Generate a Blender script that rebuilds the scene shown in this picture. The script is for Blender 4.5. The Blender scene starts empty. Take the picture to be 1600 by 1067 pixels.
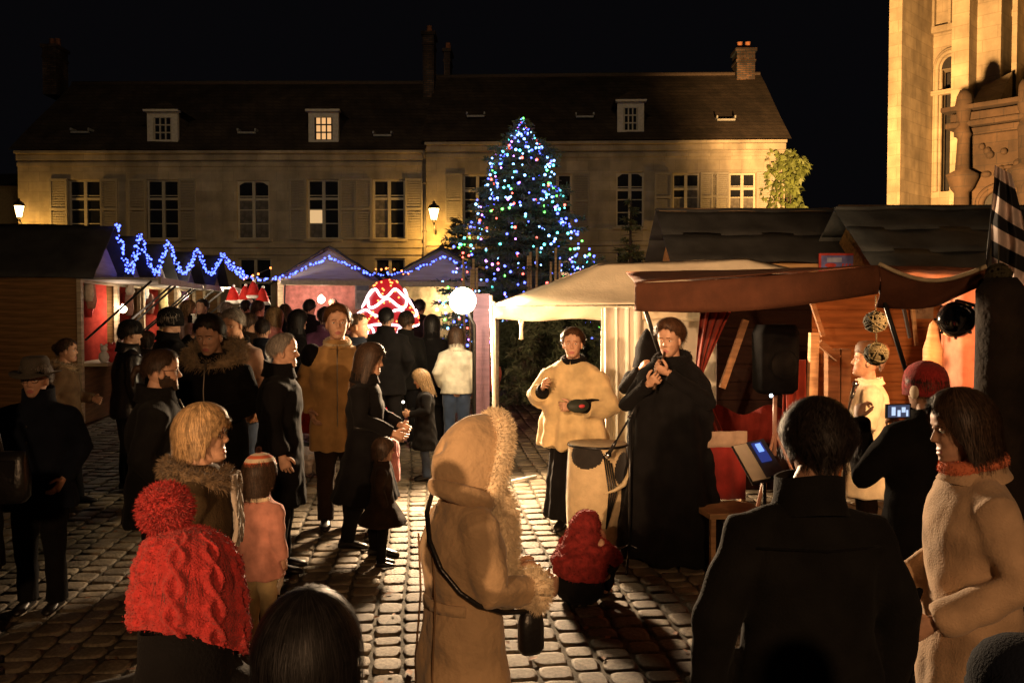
import bpy, bmesh, math, random
import numpy as np
from mathutils import Vector, Matrix
C = bpy.context.scene
random.seed(7); RS = np.random.RandomState(7)
R = math.radians
# ------------------------------------------------------------------ camera, world, exposure, lights
CAM_H, FPX, PITCH = 1.92, 1400.0, math.atan(45.5/1400)
cd = bpy.data.cameras.new('camera'); cam = bpy.data.objects.new('camera', cd); C.collection.objects.link(cam)
cam.location = (0, 0, CAM_H); cam.rotation_euler = (math.pi/2-PITCH, 0, 0)
cd.sensor_width = 36; cd.lens = 36*FPX/1600; cd.clip_end = 600; cd.clip_start = .05
C.camera = cam
w = bpy.data.worlds.new('World'); C.world = w; w.use_nodes = True
bg = w.node_tree.nodes['Background']; bg.inputs[0].default_value = (.42, .39, .50, 1); bg.inputs[1].default_value = .0048
C.view_settings.view_transform = 'Standard'; C.view_settings.look = 'None'
C.view_settings.exposure = 0; C.view_settings.gamma = 1
C.cycles.use_denoising = True
C.cycles.max_bounces = 5; C.cycles.diffuse_bounces = 3; C.cycles.glossy_bounces = 2; C.cycles.transmission_bounces = 3
C.cycles.sample_clamp_indirect = 3.0; C.cycles.caustics_reflective = False; C.cycles.caustics_refractive = False

def ground(y): return max(0.0, min(y, 32.0)-7.0)*.02
def P(px, py, y):
    a = (px-800)/FPX; b = -(py-533.5)/FPX; cp, sp = math.cos(PITCH), math.sin(PITCH)
    t = y/(cp+b*sp)
    return Vector((a*t, y, CAM_H+(-sp+b*cp)*t))
def X(px, y): return (px-800)/FPX*y

def point(name, loc, power, col, rad=.1, parent=None):
    l = bpy.data.lights.new(name, 'POINT'); l.energy = power; l.color = col; l.shadow_soft_size = rad
    o = bpy.data.objects.new(name, l); C.collection.objects.link(o); o.location = loc
    if parent: o.parent = parent
    return o
def spot(name, loc, target, power, col, ang, blend=.5, rad=.1):
    l = bpy.data.lights.new(name, 'SPOT'); l.energy = power; l.color = col; l.spot_size = R(ang); l.spot_blend = blend
    l.shadow_soft_size = rad
    o = bpy.data.objects.new(name, l); C.collection.objects.link(o); o.location = loc
    o.rotation_euler = (Vector(target)-Vector(loc)).to_track_quat('-Z', 'Y').to_euler()
    return o
WARM = (1, .72, .40); SODIUM = (1, .50, .10)
# floodlight on the performers, high behind the crowd (its shadows lie on the coats and the drum)
spot('performer_floodlight', (-4.6, -8.5, 2.95), (.95, 9.5, 1.6), 7000, (1, .57, .28), 16.2, .7, .10)
spot('added_canopy_flood', (-4.2, -8.9, 6.0), (1.3, 10.2, 1.9), 8600, (1, .59, .30), 17.5, .7, .12)  # second unseen flood, added high up to brighten the tent roof
spot('unseen_lamp', (1.2, -6.0, 4.2), (.0, 5, .9), 1400, (1, .56, .27), 66, .6, .2)  # unseen warm fill, added behind the camera to lift the dark coats
# globe work lamp beside the tent
spot('globe_lamp_light', P(723, 470, 10.2), (1.3, 6.6, .2), 4400, (1, .68, .40), 130, .8, .22)
point('globe_spill', P(700, 470, 9.2), 170, (1, .74, .42), .2)
# stage lamp: the black fixture on the tent pole, turned at the singer and the wooden back wall
spot('stage_lamp_light', P(1484, 498, 5.75), (3.0, 7.9, 1.65), 310, (1, .50, .20), 120, .6, .06)
point('stage_bounce_lamp', P(1440, 560, 7.0), 15, (1, .26, .08), .1)
# street lanterns on the houses
LANT = [P(30, 330, 29.2), P(678, 334, 29.2), P(1168, 352, 29.0)]
for i, p in enumerate(LANT):
    point('street_lantern_light', p+Vector((0, .0, -.62)), (170, 210, 300)[i], SODIUM, .12)
# church floodlights at its foot
spot('church_floodlight', (6.0, 17.5, 3.4), (13.0, 27.0, 9.0), 42000, (1, .53, .19), 75, .6, .3)
spot('unseen_lamp', (-1.5, 6.0, 15.0), (-4.5, 29, 6.0), 2600, (1, .72, .43), 74, .8, .5)

# ------------------------------------------------------------------ materials
MATS = {}
def mat(name, col, rough=.8, var=.22, scale=14, bump=.0, bscale=60, metal=0, emit=None, es=0, spec=.3, sheen=0, wave=None, stretch=None, coat=0):
    if name in MATS: return MATS[name]
    m = bpy.data.materials.new(name); m.use_nodes = True; nt = m.node_tree; b = nt.nodes['Principled BSDF']
    b.inputs['Roughness'].default_value = rough; b.inputs['Metallic'].default_value = metal
    b.inputs['Specular IOR Level'].default_value = spec
    if sheen: b.inputs['Sheen Weight'].default_value = sheen; b.inputs['Sheen Roughness'].default_value = .5
    if coat: b.inputs['Coat Weight'].default_value = coat
    tc = nt.nodes.new('ShaderNodeTexCoord'); mp = nt.nodes.new('ShaderNodeMapping'); nt.links.new(tc.outputs['Object'], mp.inputs[0])
    if stretch: mp.inputs['Scale'].default_value = stretch
    n = nt.nodes.new('ShaderNodeTexNoise'); n.inputs['Scale'].default_value = scale; n.inputs['Detail'].default_value = 5
    nt.links.new(mp.outputs[0], n.inputs['Vector'])
    cr = nt.nodes.new('ShaderNodeValToRGB'); cr.color_ramp.elements[0].position = .3; cr.color_ramp.elements[1].position = .7
    cr.color_ramp.elements[0].color = [c*(1-var) for c in col]+[1]; cr.color_ramp.elements[1].color = [min(1, c*(1+var)) for c in col]+[1]
    nt.links.new(n.outputs['Fac'], cr.inputs[0]); nt.links.new(cr.outputs[0], b.inputs['Base Color'])
    if bump:
        n2 = nt.nodes.new('ShaderNodeTexNoise'); n2.inputs['Scale'].default_value = bscale; n2.inputs['Detail'].default_value = 3
        nt.links.new(mp.outputs[0], n2.inputs['Vector'])
        bm = nt.nodes.new('ShaderNodeBump'); bm.inputs['Strength'].default_value = bump; bm.inputs['Distance'].default_value = .02
        nt.links.new(n2.outputs['Fac'], bm.inputs['Height']); nt.links.new(bm.outputs[0], b.inputs['Normal'])
    if emit:
        b.inputs['Emission Color'].default_value = (*emit, 1); b.inputs['Emission Strength'].default_value = es
    MATS[name] = m; return m
def cloth(name, col, rough=.9, sheen=None, **k):
    if sheen is None: sheen = .15 if max(col) > .1 else .02
    return cloth_(name, col, rough, sheen, **k)
def cloth_(name, col, rough=.9, sheen=.15, **k): return mat(name, col, rough, .25, 9, .25, 130, sheen=sheen, spec=.15 if max(col) > .1 else .06, **k)
def glow(name, col, s, sample=True):
    m = mat(name, (.02, .02, .02), .5, emit=col, es=s)
    if not sample: m.cycles.emission_sampling = 'NONE'
    return m
def brickmat(name, col, mortar, bw, bh, axes='xz', var=.2, ms=.012, stain=.35):
    m = mat(name, col, .9, var, 2.0, .35, 25)
    nt = m.node_tree; b = nt.nodes['Principled BSDF']
    tc = nt.nodes['Texture Coordinate']; sep = nt.nodes.new('ShaderNodeSeparateXYZ'); nt.links.new(tc.outputs['Object'], sep.inputs[0])
    cmb = nt.nodes.new('ShaderNodeCombineXYZ')
    add = nt.nodes.new('ShaderNodeMath'); add.operation = 'ADD'; nt.links.new(sep.outputs[0], add.inputs[0]); nt.links.new(sep.outputs[1], add.inputs[1])
    nt.links.new(add.outputs[0], cmb.inputs[0]); nt.links.new(sep.outputs[2], cmb.inputs[1])
    br = nt.nodes.new('ShaderNodeTexBrick'); br.inputs['Scale'].default_value = 1; br.inputs['Brick Width'].default_value = bw
    br.inputs['Row Height'].default_value = bh; br.inputs['Mortar Size'].default_value = ms; br.inputs['Mortar Smooth'].default_value = .4
    br.inputs['Color1'].default_value = (1, 1, 1, 1); br.inputs['Color2'].default_value = (.78, .78, .78, 1); br.inputs['Mortar'].default_value = (*[a/max(.01, c) for a, c in zip(mortar, col)], 1)
    nt.links.new(cmb.outputs[0], br.inputs['Vector'])
    st = nt.nodes.new('ShaderNodeTexNoise'); st.inputs['Scale'].default_value = .45; st.inputs['Detail'].default_value = 7; st.inputs['Roughness'].default_value = .65
    nt.links.new(tc.outputs['Object'], st.inputs['Vector'])
    sr = nt.nodes.new('ShaderNodeValToRGB'); sr.color_ramp.elements[0].position = .35; sr.color_ramp.elements[0].color = [1-stain]*3+[1]; sr.color_ramp.elements[1].position = .62
    nt.links.new(st.outputs['Fac'], sr.inputs[0])
    m2 = nt.nodes.new('ShaderNodeMapping'); m2.inputs['Scale'].default_value = (1, 1, .18); nt.links.new(tc.outputs['Object'], m2.inputs[0])
    s2 = nt.nodes.new('ShaderNodeTexNoise'); s2.inputs['Scale'].default_value = 1.7; s2.inputs['Detail'].default_value = 6; nt.links.new(m2.outputs[0], s2.inputs['Vector'])
    sr2 = nt.nodes.new('ShaderNodeValToRGB'); sr2.color_ramp.elements[0].position = .34; sr2.color_ramp.elements[0].color = [1-stain*.8]*3+[1]; sr2.color_ramp.elements[1].position = .56
    nt.links.new(s2.outputs['Fac'], sr2.inputs[0])
    src = b.inputs['Base Color'].links[0].from_socket
    for o in (br.outputs['Color'], sr.outputs[0], sr2.outputs[0]):
        mx = nt.nodes.new('ShaderNodeMix'); mx.data_type = 'RGBA'; mx.blend_type = 'MULTIPLY'; mx.inputs[0].default_value = 1
        nt.links.new(src, mx.inputs[6]); nt.links.new(o, mx.inputs[7]); src = mx.outputs[2]
    nt.links.new(src, b.inputs['Base Color'])
    return m
STONE = brickmat('house_limestone', (.36, .31, .22), (.24, .21, .15), .72, .33, ms=.008)
ASHLAR = brickmat('church_ashlar', (.42, .34, .22), (.30, .24, .15), .85, .38, ms=.014)
SLATE = brickmat('slate_roof', (.062, .044, .028), (.03, .022, .015), .30, .16, ms=.02, stain=.5)
SHUT = mat('shutter_paint', (.22, .20, .155), .7, .1)
FRAMEW = mat('window_paint', (.36, .33, .25), .6, .1)
GLASS = mat('dark_glass', (.012, .013, .016), .12, .3, 2, spec=.6)
def wood(name, col, var=.4): return mat(name, col, .8, var, 3, .35, 20, stretch=(1, 1, 9))
def woodh(name, col, var=.4): return mat(name, col, .8, var, 3, .3, 16, stretch=(.7, 5, 9), spec=.12)
FELT = mat('roof_felt', (.028, .028, .027), .85, .4, 3, .4, 40)
BLACK = mat('black_paint', (.01, .01, .01), .45, .2)
BLACKM = mat('black_metal', (.012, .012, .013), .25, .2, spec=.6)
CHROME = mat('steel', (.7, .7, .7), .18, .1, metal=1)
SKIN = mat('skin', (.48, .275, .18), .55, .24, 22, .12, 70, spec=.3)
LIP = mat('lip', (.36, .13, .11), .5, .1)
EYEW = mat('eye_white', (.6, .57, .52), .3, .05)
IRIS = mat('iris', (.02, .015, .01), .2, .1)
HAIRC = {}
def hairmat(k):
    col = dict(dark=(.014, .010, .008), brown=(.035, .020, .012), blonde=(.30, .195, .095), grey=(.16, .14, .12), chestnut=(.06, .028, .014), dblonde=(.14, .09, .045), black=(.007, .006, .006), ginger=(.10, .045, .018))[k]
    return mat('hair_'+k, col, .55, .45, 40, spec=.25)
def hairmats(k):
    m = hairmat(k); c = [x for x in m.node_tree.nodes['Color Ramp'].color_ramp.elements[1].color][:3]
    return [m, mat('hair_light_'+k, [min(.8, x*1.4) for x in c], .5, .3, 40, spec=.3), mat('hair_shade_'+k, [x*.6 for x in c], .6, .3, 40, spec=.2)]

# ------------------------------------------------------------------ mesh helpers
class MB:
    def __init__(s): s.v = []; s.f = []; s.m = []; s.n = 0
    def add(s, V, F, m=0):
        V = np.asarray(V, float).reshape(-1, 3); s.v.append(V)
        n = s.n
        for i, f in enumerate(F): s.f.append([a+n for a in f]); s.m.append(m if isinstance(m, int) else m[i])
        s.n += len(V); return s
    def box(s, c, d, rz=0, m=0):
        x, y, z = [a/2 for a in d]
        V = np.array([(i*x, j*y, k*z) for i in (-1, 1) for j in (-1, 1) for k in (-1, 1)], float)
        if rz: V = V @ np.array(Matrix.Rotation(rz, 3, 'Z')).T
        return s.add(V+np.array(c), [(0, 1, 3, 2), (4, 6, 7, 5), (0, 4, 5, 1), (2, 3, 7, 6), (0, 2, 6, 4), (1, 5, 7, 3)], m)
    def beam(s, p0, p1, w, h=None, m=0):
        h = h or w; p0, p1 = Vector(p0), Vector(p1); d = (p1-p0); L = d.length; d = d.normalized()
        u = d.cross(Vector((0, 0, 1)))
        u = u.normalized() if u.length > 1e-3 else Vector((1, 0, 0)); v = u.cross(d)
        V = [p+u*a*w/2+v*b*h/2 for p in (p0, p1) for a in (-1, 1) for b in (-1, 1)]
        return s.add([list(q) for q in V], [(0, 1, 3, 2), (4, 6, 7, 5), (0, 4, 5, 1), (2, 3, 7, 6), (0, 2, 6, 4), (1, 5, 7, 3)], m)
    def loft(s, rings, m=0, caps=True, closed=True):
        n = len(rings[0]); V = np.concatenate([np.asarray(r, float) for r in rings]); F = []
        for i in range(len(rings)-1):
            for j in range(n if closed else n-1):
                k = (j+1) % n
                F.append((i*n+j, i*n+k, (i+1)*n+k, (i+1)*n+j))
        if caps: F.append(tuple(range(n-1, -1, -1))); F.append(tuple(range((len(rings)-1)*n, len(rings)*n)))
        return s.add(V, F, m)
    def tube(s, path, rad, n=8, m=0, caps=True):
        path = [Vector(p) for p in path]
        if not hasattr(rad, '__len__'): rad = [rad]*len(path)
        rings = []; pu = None
        for i, p in enumerate(path):
            t = (path[min(i+1, len(path)-1)]-path[max(i-1, 0)]).normalized()
            if pu is None:
                u = t.cross(Vector((0, 1, 0)))
                if u.length < .2: u = t.cross(Vector((1, 0, 0)))
            else: u = pu-t*pu.dot(t)
            u = u.normalized(); v = t.cross(u); pu = u
            rings.append([list(p+(u*math.cos(a)+v*math.sin(a))*rad[i]) for a in [2*math.pi*k/n for k in range(n)]])
        return s.loft(rings, m, caps)
    def ell(s, c, r, nu=16, nv=10, m=0, rot=None):
        V = []; F = []
        for i in range(nv+1):
            th = math.pi*i/nv
            for j in range(nu):
                a = 2*math.pi*j/nu; V.append((r[0]*math.sin(th)*math.cos(a), r[1]*math.sin(th)*math.sin(a), r[2]*math.cos(th)))
        V = np.array(V)
        if rot is not None: V = V @ np.array(rot.to_3x3()).T
        for i in range(nv):
            for j in range(nu):
                k = (j+1) % nu
                if i == 0: F.append((0, (i+1)*nu+j, (i+1)*nu+k))
                elif i == nv-1: F.append((i*nu+j, (i+1)*nu, i*nu+k))
                else: F.append((i*nu+j, (i+1)*nu+j, (i+1)*nu+k, i*nu+k))
        return s.add(V+np.array(c), F, m)
    def lathe(s, prof, c=(0, 0, 0), n=24, m=0, caps=False):
        return s.loft([[(c[0]+r*math.cos(2*math.pi*k/n), c[1]+r*math.sin(2*math.pi*k/n), c[2]+z) for k in range(n)] for r, z in prof], m, caps)
    def grid(s, G, m=0):
        G = np.asarray(G, float); a, b = G.shape[:2]
        return s.add(G.reshape(-1, 3), [(i*b+j, i*b+j+1, (i+1)*b+j+1, (i+1)*b+j) for i in range(a-1) for j in range(b-1)], m)
    def xf(s, M):
        A = np.array(M); s.v = [v @ A[:3, :3].T + A[:3, 3] for v in s.v]; return s
    def mesh(s, name, mats, smooth=True):
        me = bpy.data.meshes.new(name)
        V = np.concatenate(s.v) if s.v else np.zeros((0, 3))
        me.from_pydata(V.tolist(), [], s.f)
        for m in (mats if isinstance(mats, (list, tuple)) else [mats]): me.materials.append(m)
        if len(s.f):
            me.polygons.foreach_set('material_index', s.m)
            me.polygons.foreach_set('use_smooth', [smooth]*len(s.f))
        me.update(); return me
    def build(s, name, mats, parent=None, smooth=True, solid=0):
        o = bpy.data.objects.new(name, s.mesh(name, mats, smooth)); C.collection.objects.link(o)
        if parent: o.parent = parent
        if solid: md = o.modifiers.new('thickness', 'SOLIDIFY'); md.thickness = solid; md.offset = 0
        return o
def tag(o, label=None, cat=None, group=None, kind=None):
    if label: o['label'] = label
    if cat: o['category'] = cat
    if group: o['group'] = group
    if kind: o['kind'] = kind
    return o
def empty(name, loc, rz, label, cat, group=None, scale=1):
    o = bpy.data.objects.new(name, None); C.collection.objects.link(o); o.location = loc; o.rotation_euler = (0, 0, rz); o.scale = (scale,)*3
    return tag(o, label, cat, group)
def link(name, me, parent=None, loc=(0, 0, 0), rot=(0, 0, 0), sc=(1, 1, 1)):
    o = bpy.data.objects.new(name, me); C.collection.objects.link(o)
    if parent: o.parent = parent
    o.location = loc; o.rotation_euler = rot; o.scale = sc; return o
TMP = bpy.data.scenes.new('tmp')
def remesh(mb, name, vox, sm=6):
    me = mb.mesh(name, [], True); o = bpy.data.objects.new(name, me); TMP.collection.objects.link(o)
    r = o.modifiers.new('r', 'REMESH'); r.mode = 'VOXEL'; r.voxel_size = vox; r.use_smooth_shade = True
    s_ = o.modifiers.new('s', 'SMOOTH'); s_.iterations = sm; s_.factor = .5
    with bpy.context.temp_override(scene=TMP, view_layer=TMP.view_layers[0]):
        dg = bpy.context.evaluated_depsgraph_get()
        out = bpy.data.meshes.new_from_object(o.evaluated_get(dg))
    bpy.data.objects.remove(o); bpy.data.meshes.remove(me)
    out.name = name; return out
def wob(p, f, seed, n=7):
    r = np.random.RandomState(seed); k = r.normal(size=(n, 3)); k *= (f/np.linalg.norm(k, axis=1)*r.uniform(.5, 1.5, n))[:, None]
    return np.sin(p @ k.T + r.uniform(0, 6.28, n)).sum(1)/math.sqrt(n)
def folds(me, amp, seed, waist=1.0, down=1.0):
    n = len(me.vertices); co = np.empty(n*3); me.vertices.foreach_get('co', co); co = co.reshape(-1, 3)
    no = np.empty(n*3); me.vertex_normals.foreach_get('vector', no); no = no.reshape(-1, 3)
    a = np.arctan2(co[:, 0], co[:, 1]); low = np.clip((waist-co[:, 2])/.35, 0, 1)*down
    p2 = co*np.array([1, 1, .35])
    d = amp*(.45*np.sin(2.5*wob(co*np.array([.7, .7, 1.5]), 9, seed+8)) + .5*wob(co*np.array([.8, .8, 1.6]), 22, seed)*(1-.5*low) + .3*wob(co, 50, seed+1) + low*1.3*np.sin(a*9+2*wob(p2, 4, seed+2)) + low*.8*wob(p2, 16, seed+5))
    co += no*d[:, None]; me.vertices.foreach_set('co', co.ravel()); me.update()
def tufts(mb, pts, nrm, L, wd, m=0, droop=.3, spread=.6, seg=1, rs=RS):
    """tapered blades growing from points (fur, pile, needles)"""
    n = len(pts); d = nrm+rs.normal(size=(n, 3))*spread; d[:, 2] -= droop; d /= np.linalg.norm(d, axis=1)[:, None]
    s = np.cross(d, rs.normal(size=(n, 3))); s /= np.linalg.norm(s, axis=1)[:, None]+1e-9
    ln = L*rs.uniform(.6, 1.3, n)[:, None]; g = np.array([0, 0, -1.])*droop*.5
    a = pts-s*wd/2; b = pts+s*wd/2; mid = pts+d*ln*.55; c = mid-s*wd*.35; e = mid+s*wd*.35; t = pts+(d+g)*ln
    V = np.stack([a, b, e, c, t], 1).reshape(-1, 3)
    F = []
    for i in range(n): k = 5*i; F += [(k, k+1, k+2, k+3), (k+3, k+2, k+4)]
    mb.add(V, F, m)
# ------------------------------------------------------------------ people
HH = .235
HZ = np.array([0, .06, .15, .25, .35, .45, .55, .65, .75, .85, .93, .98, 1.0])
HF = np.array([.27, .345, .35, .335, .345, .345, .33, .36, .36, .33, .26, .16, 0])
HB = np.array([-.02, -.10, -.20, -.29, -.36, -.40, -.43, -.45, -.44, -.39, -.29, -.17, 0])
HW = np.array([.10, .175, .225, .26, .285, .302, .315, .32, .31, .275, .20, .12, 0])
def head_geo(nz=44, na=48, beard=False, brow=True, female=False):
    """head grid in head-local metres: chin z=0, crown z=HH, face +Y; returns V,F,material per face (0 skin 1 lip 2 hair 3 white 4 iris)"""
    zs = np.concatenate([np.linspace(0, .9, nz-8), .9+.1*np.sin(np.linspace(.1, 1, 8)*math.pi/2)])
    V = []; info = []
    for z in zs:
        f, b, wd = (np.interp(z, HZ, t) for t in (HF, HB, HW))
        for j in range(na):
            # denser at the face
            u = j/na*2*math.pi; a = u-.45*math.sin(u)
            sx, cy = math.sin(a), math.cos(a)
            e = .82
            x = wd*math.copysign(abs(sx)**e, sx); y = (f if cy > 0 else -b)*math.copysign(abs(cy)**e, cy)
            if cy > .15:
                ns = 1.0 if .34 < z < .62 else 0
                if ns:
                    amp = np.interp(z, [.335, .365, .41, .5, .58, .63], [.0, .085, .115, .065, .025, 0])*(.88 if female else 1)
                    wn = np.interp(z, [.34, .40, .5, .62], [.062, .058, .04, .035])
                    y += amp*math.exp(-(x/wn)**2)
                for sgn in (-1, 1):
                    y -= .045*math.exp(-((x-sgn*.135)/.07)**2-((z-.535)/.055)**2)
                    y += .018*math.exp(-((x-sgn*.135)/.05)**2-((z-.53)/.028)**2)
                    y += .018*math.exp(-((x-sgn*.13)/.09)**2-((z-.625)/.035)**2)
                    y += .016*math.exp(-((x-sgn*.17)/.08)**2-((z-.40)/.07)**2)
                mw = math.exp(-(x/.105)**4)
                y += mw*(.028*math.exp(-((z-.235)/.026)**2)+.030*math.exp(-((z-.175)/.028)**2)-.014*math.exp(-((z-.205)/.012)**2))
                y += .022*math.exp(-(x/.09)**2-((z-.055)/.05)**2)
            if beard and z < .42 and abs(x) > .0:
                k = min(1, (.42-z)/.08)*(1 if cy > -.3 else 0)
                if not (abs(x) < .09 and .15 < z < .28) and not (z > .29 and abs(x) < .10): x *= 1+.05*k; y *= 1+.05*k
            V.append((x*HH, y*HH, z*HH)); info.append((x, y, z, cy))
    F = []; M = []
    n = len(zs)
    for i in range(n-1):
        for j in range(na):
            k = (j+1) % na; q = (i*na+j, i*na+k, (i+1)*na+k, (i+1)*na+j); F.append(q)
            x, y, z, cy = np.mean([info[t] for t in q], axis=0); m = 0
            if cy > .2:
                if abs(x) < .105 and .155 < z < .258 and abs(z-.207) < .052*(1-(abs(x)/.11)**2)+.005: m = 1
                if brow and .612-.25*max(0, abs(x)-.13) < z < .640-.35*max(0, abs(x)-.13) and .05 < abs(x) < .20: m = 2
            if beard and cy > -.25 and z < .24+.24*(1-max(0, cy))+.02*math.sin(x*70+z*50) and not m == 1:
                if z < .14+.015*math.sin(x*60) or abs(x) > .125 or (.262 < z < .30 and abs(x) < .15): m = 2
            M.append(m)
    F.append(tuple(range(na-1, -1, -1))); M.append(0); F.append(tuple(range((n-1)*na, n*na))); M.append(0)
    return np.array(V), F, M
def head_mb(mb, T, q, beard, female):
    nz, na = ((60, 64), (40, 44), (26, 28))[q]
    V, F, M = head_geo(nz, na, beard, q < 2, female)
    h = MB(); h.add(V, F, M)
    for s in (-1, 1):
        h.ell((s*.318*HH, -.04*HH, .46*HH), (.012, .022, .034), 10, 8, 0, Matrix.Rotation(R(-s*18), 3, 'Z') @ Matrix.Rotation(R(12), 3, 'X'))
        if q < 2:
            c = (s*.135*HH, .272*HH, .535*HH); h.ell(c, (.0125,)*3, 12, 8, 3)
            h.ell((c[0], c[1]+.0085, c[2]-.001), (.0058, .005, .0058), 8, 6, 4)
            h.ell((c[0], c[1]+.002, c[2]+.006), (.0155, .0125, .0075), 12, 6, 0)
            h.ell((c[0], c[1]+.000, c[2]-.010), (.0145, .0115, .004), 12, 6, 0)
    h.xf(T)
    for v in h.v: pass
    off = mb.n
    for v in h.v: mb.v.append(v)
    for f, m in zip(h.f, h.m): mb.f.append([a+off for a in f]); mb.m.append(m)
    mb.n += h.n
def hand(mb, wrist, d, palm, side, curl=.35, sc=1.0, m=0):
    """palm plus five bent fingers; d = direction of the hand, palm = direction the palm faces"""
    d = Vector(d).normalized(); p = Vector(palm); p = (p-d*p.dot(d)).normalized(); a = d.cross(p)*side   # a = towards thumb
    W = Vector(wrist); s = sc
    for k, (wd, th) in enumerate(((.030, .020), (.040, .024), (.042, .022))): pass
    rings = []
    for t, wd, th in ((-.02, .028, .021), (.0, .029, .020), (.035, .038, .019), (.075, .043, .016), (.09, .040, .011)):
        rings.append([list(W+d*t*s+(a*math.cos(q)*wd+p*math.sin(q)*th)*s) for q in [2*math.pi*i/10 for i in range(10)]])
    mb.loft(rings, m)
    for i, (off, ln, r) in enumerate(((.031, .070, .0092), (.010, .078, .0096), (-.011, .072, .0092), (-.031, .056, .0080))):
        b = W+d*.080*s+a*off*s; c = b; path = [W+d*.05*s+a*off*s, c]; ang = curl*(.9+.12*i)
        for seg, fr in enumerate((.45, .32, .23)):
            ang2 = ang*(seg+1)*1.05
            c = c+(d*math.cos(ang2)+p*math.sin(ang2))*ln*fr*s+a*off*.05*s; path.append(c)
        mb.tube(path, [r*s, r*s, r*.95*s, r*.85*s, r*.55*s], 7, m)
    t0 = W+d*.018*s+a*.020*s; t1 = t0+(d*.5+a*.8+p*.25).normalized()*.038*s; t2 = t1+(d*.85+a*.35+p*(.2+curl*.5)).normalized()*.030*s; t3 = t2+(d*.9-a*.05+p*(.2+curl*.6)).normalized()*.022*s
    mb.tube([t0, t1, t2, t3], [.014*s, .0115*s, .010*s, .006*s], 7, m)
def ellring(c, rx, ry, n=20, tilt=0, sq=.9):
    return [(c[0]+rx*math.copysign(abs(math.cos(a))**sq, math.cos(a)), c[1]+ry*math.copysign(abs(math.sin(a))**sq, math.sin(a)), c[2]+tilt*math.sin(a)) for a in [2*math.pi*k/n for k in range(n)]]
# hair: polar mapping round the crown
HC = np.array([0, -.012, .128]); HR = np.array([.081, .104, .110])
def hairpt(az, th, o, hang=0.0, pinch=0.0):
    """az 0 = face, th polar angle from the crown, o = offset, hang = metres hanging straight down after th"""
    sz = np.sin(th); x = (HR[0]+o)*sz*np.sin(az); y = (HR[1]+o)*sz*np.cos(az); z = (HR[2]+o)*np.cos(th)
    low = np.clip(-np.cos(th), 0, 1); x = x*(1-.25*low)
    P_ = np.stack([x*(1-pinch*hang), y, z-hang], -1)+HC
    return P_
HSTY = dict(   # (front, temple, side, back) polar end in degrees, hang at (front,temple,side,back), thickness
    short=((47, 64, 92, 126), (0, 0, 0, 0), .021), crop=((45, 60, 86, 122), (0, 0, 0, 0), .010), receding=((34, 50, 92, 124), (0, 0, 0, 0), .010),
    bob=((58, 80, 96, 100), (0, .015, .085, .075), .024), long=((48, 78, 95, 100), (0, .02, .22, .26), .024), shoulder=((38, 66, 95, 100), (0, .03, .135, .15), .026),
    curly=((56, 72, 96, 128), (0, 0, 0, .0), .030), bun=((50, 66, 92, 125), (0, 0, 0, 0), .012))
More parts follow.
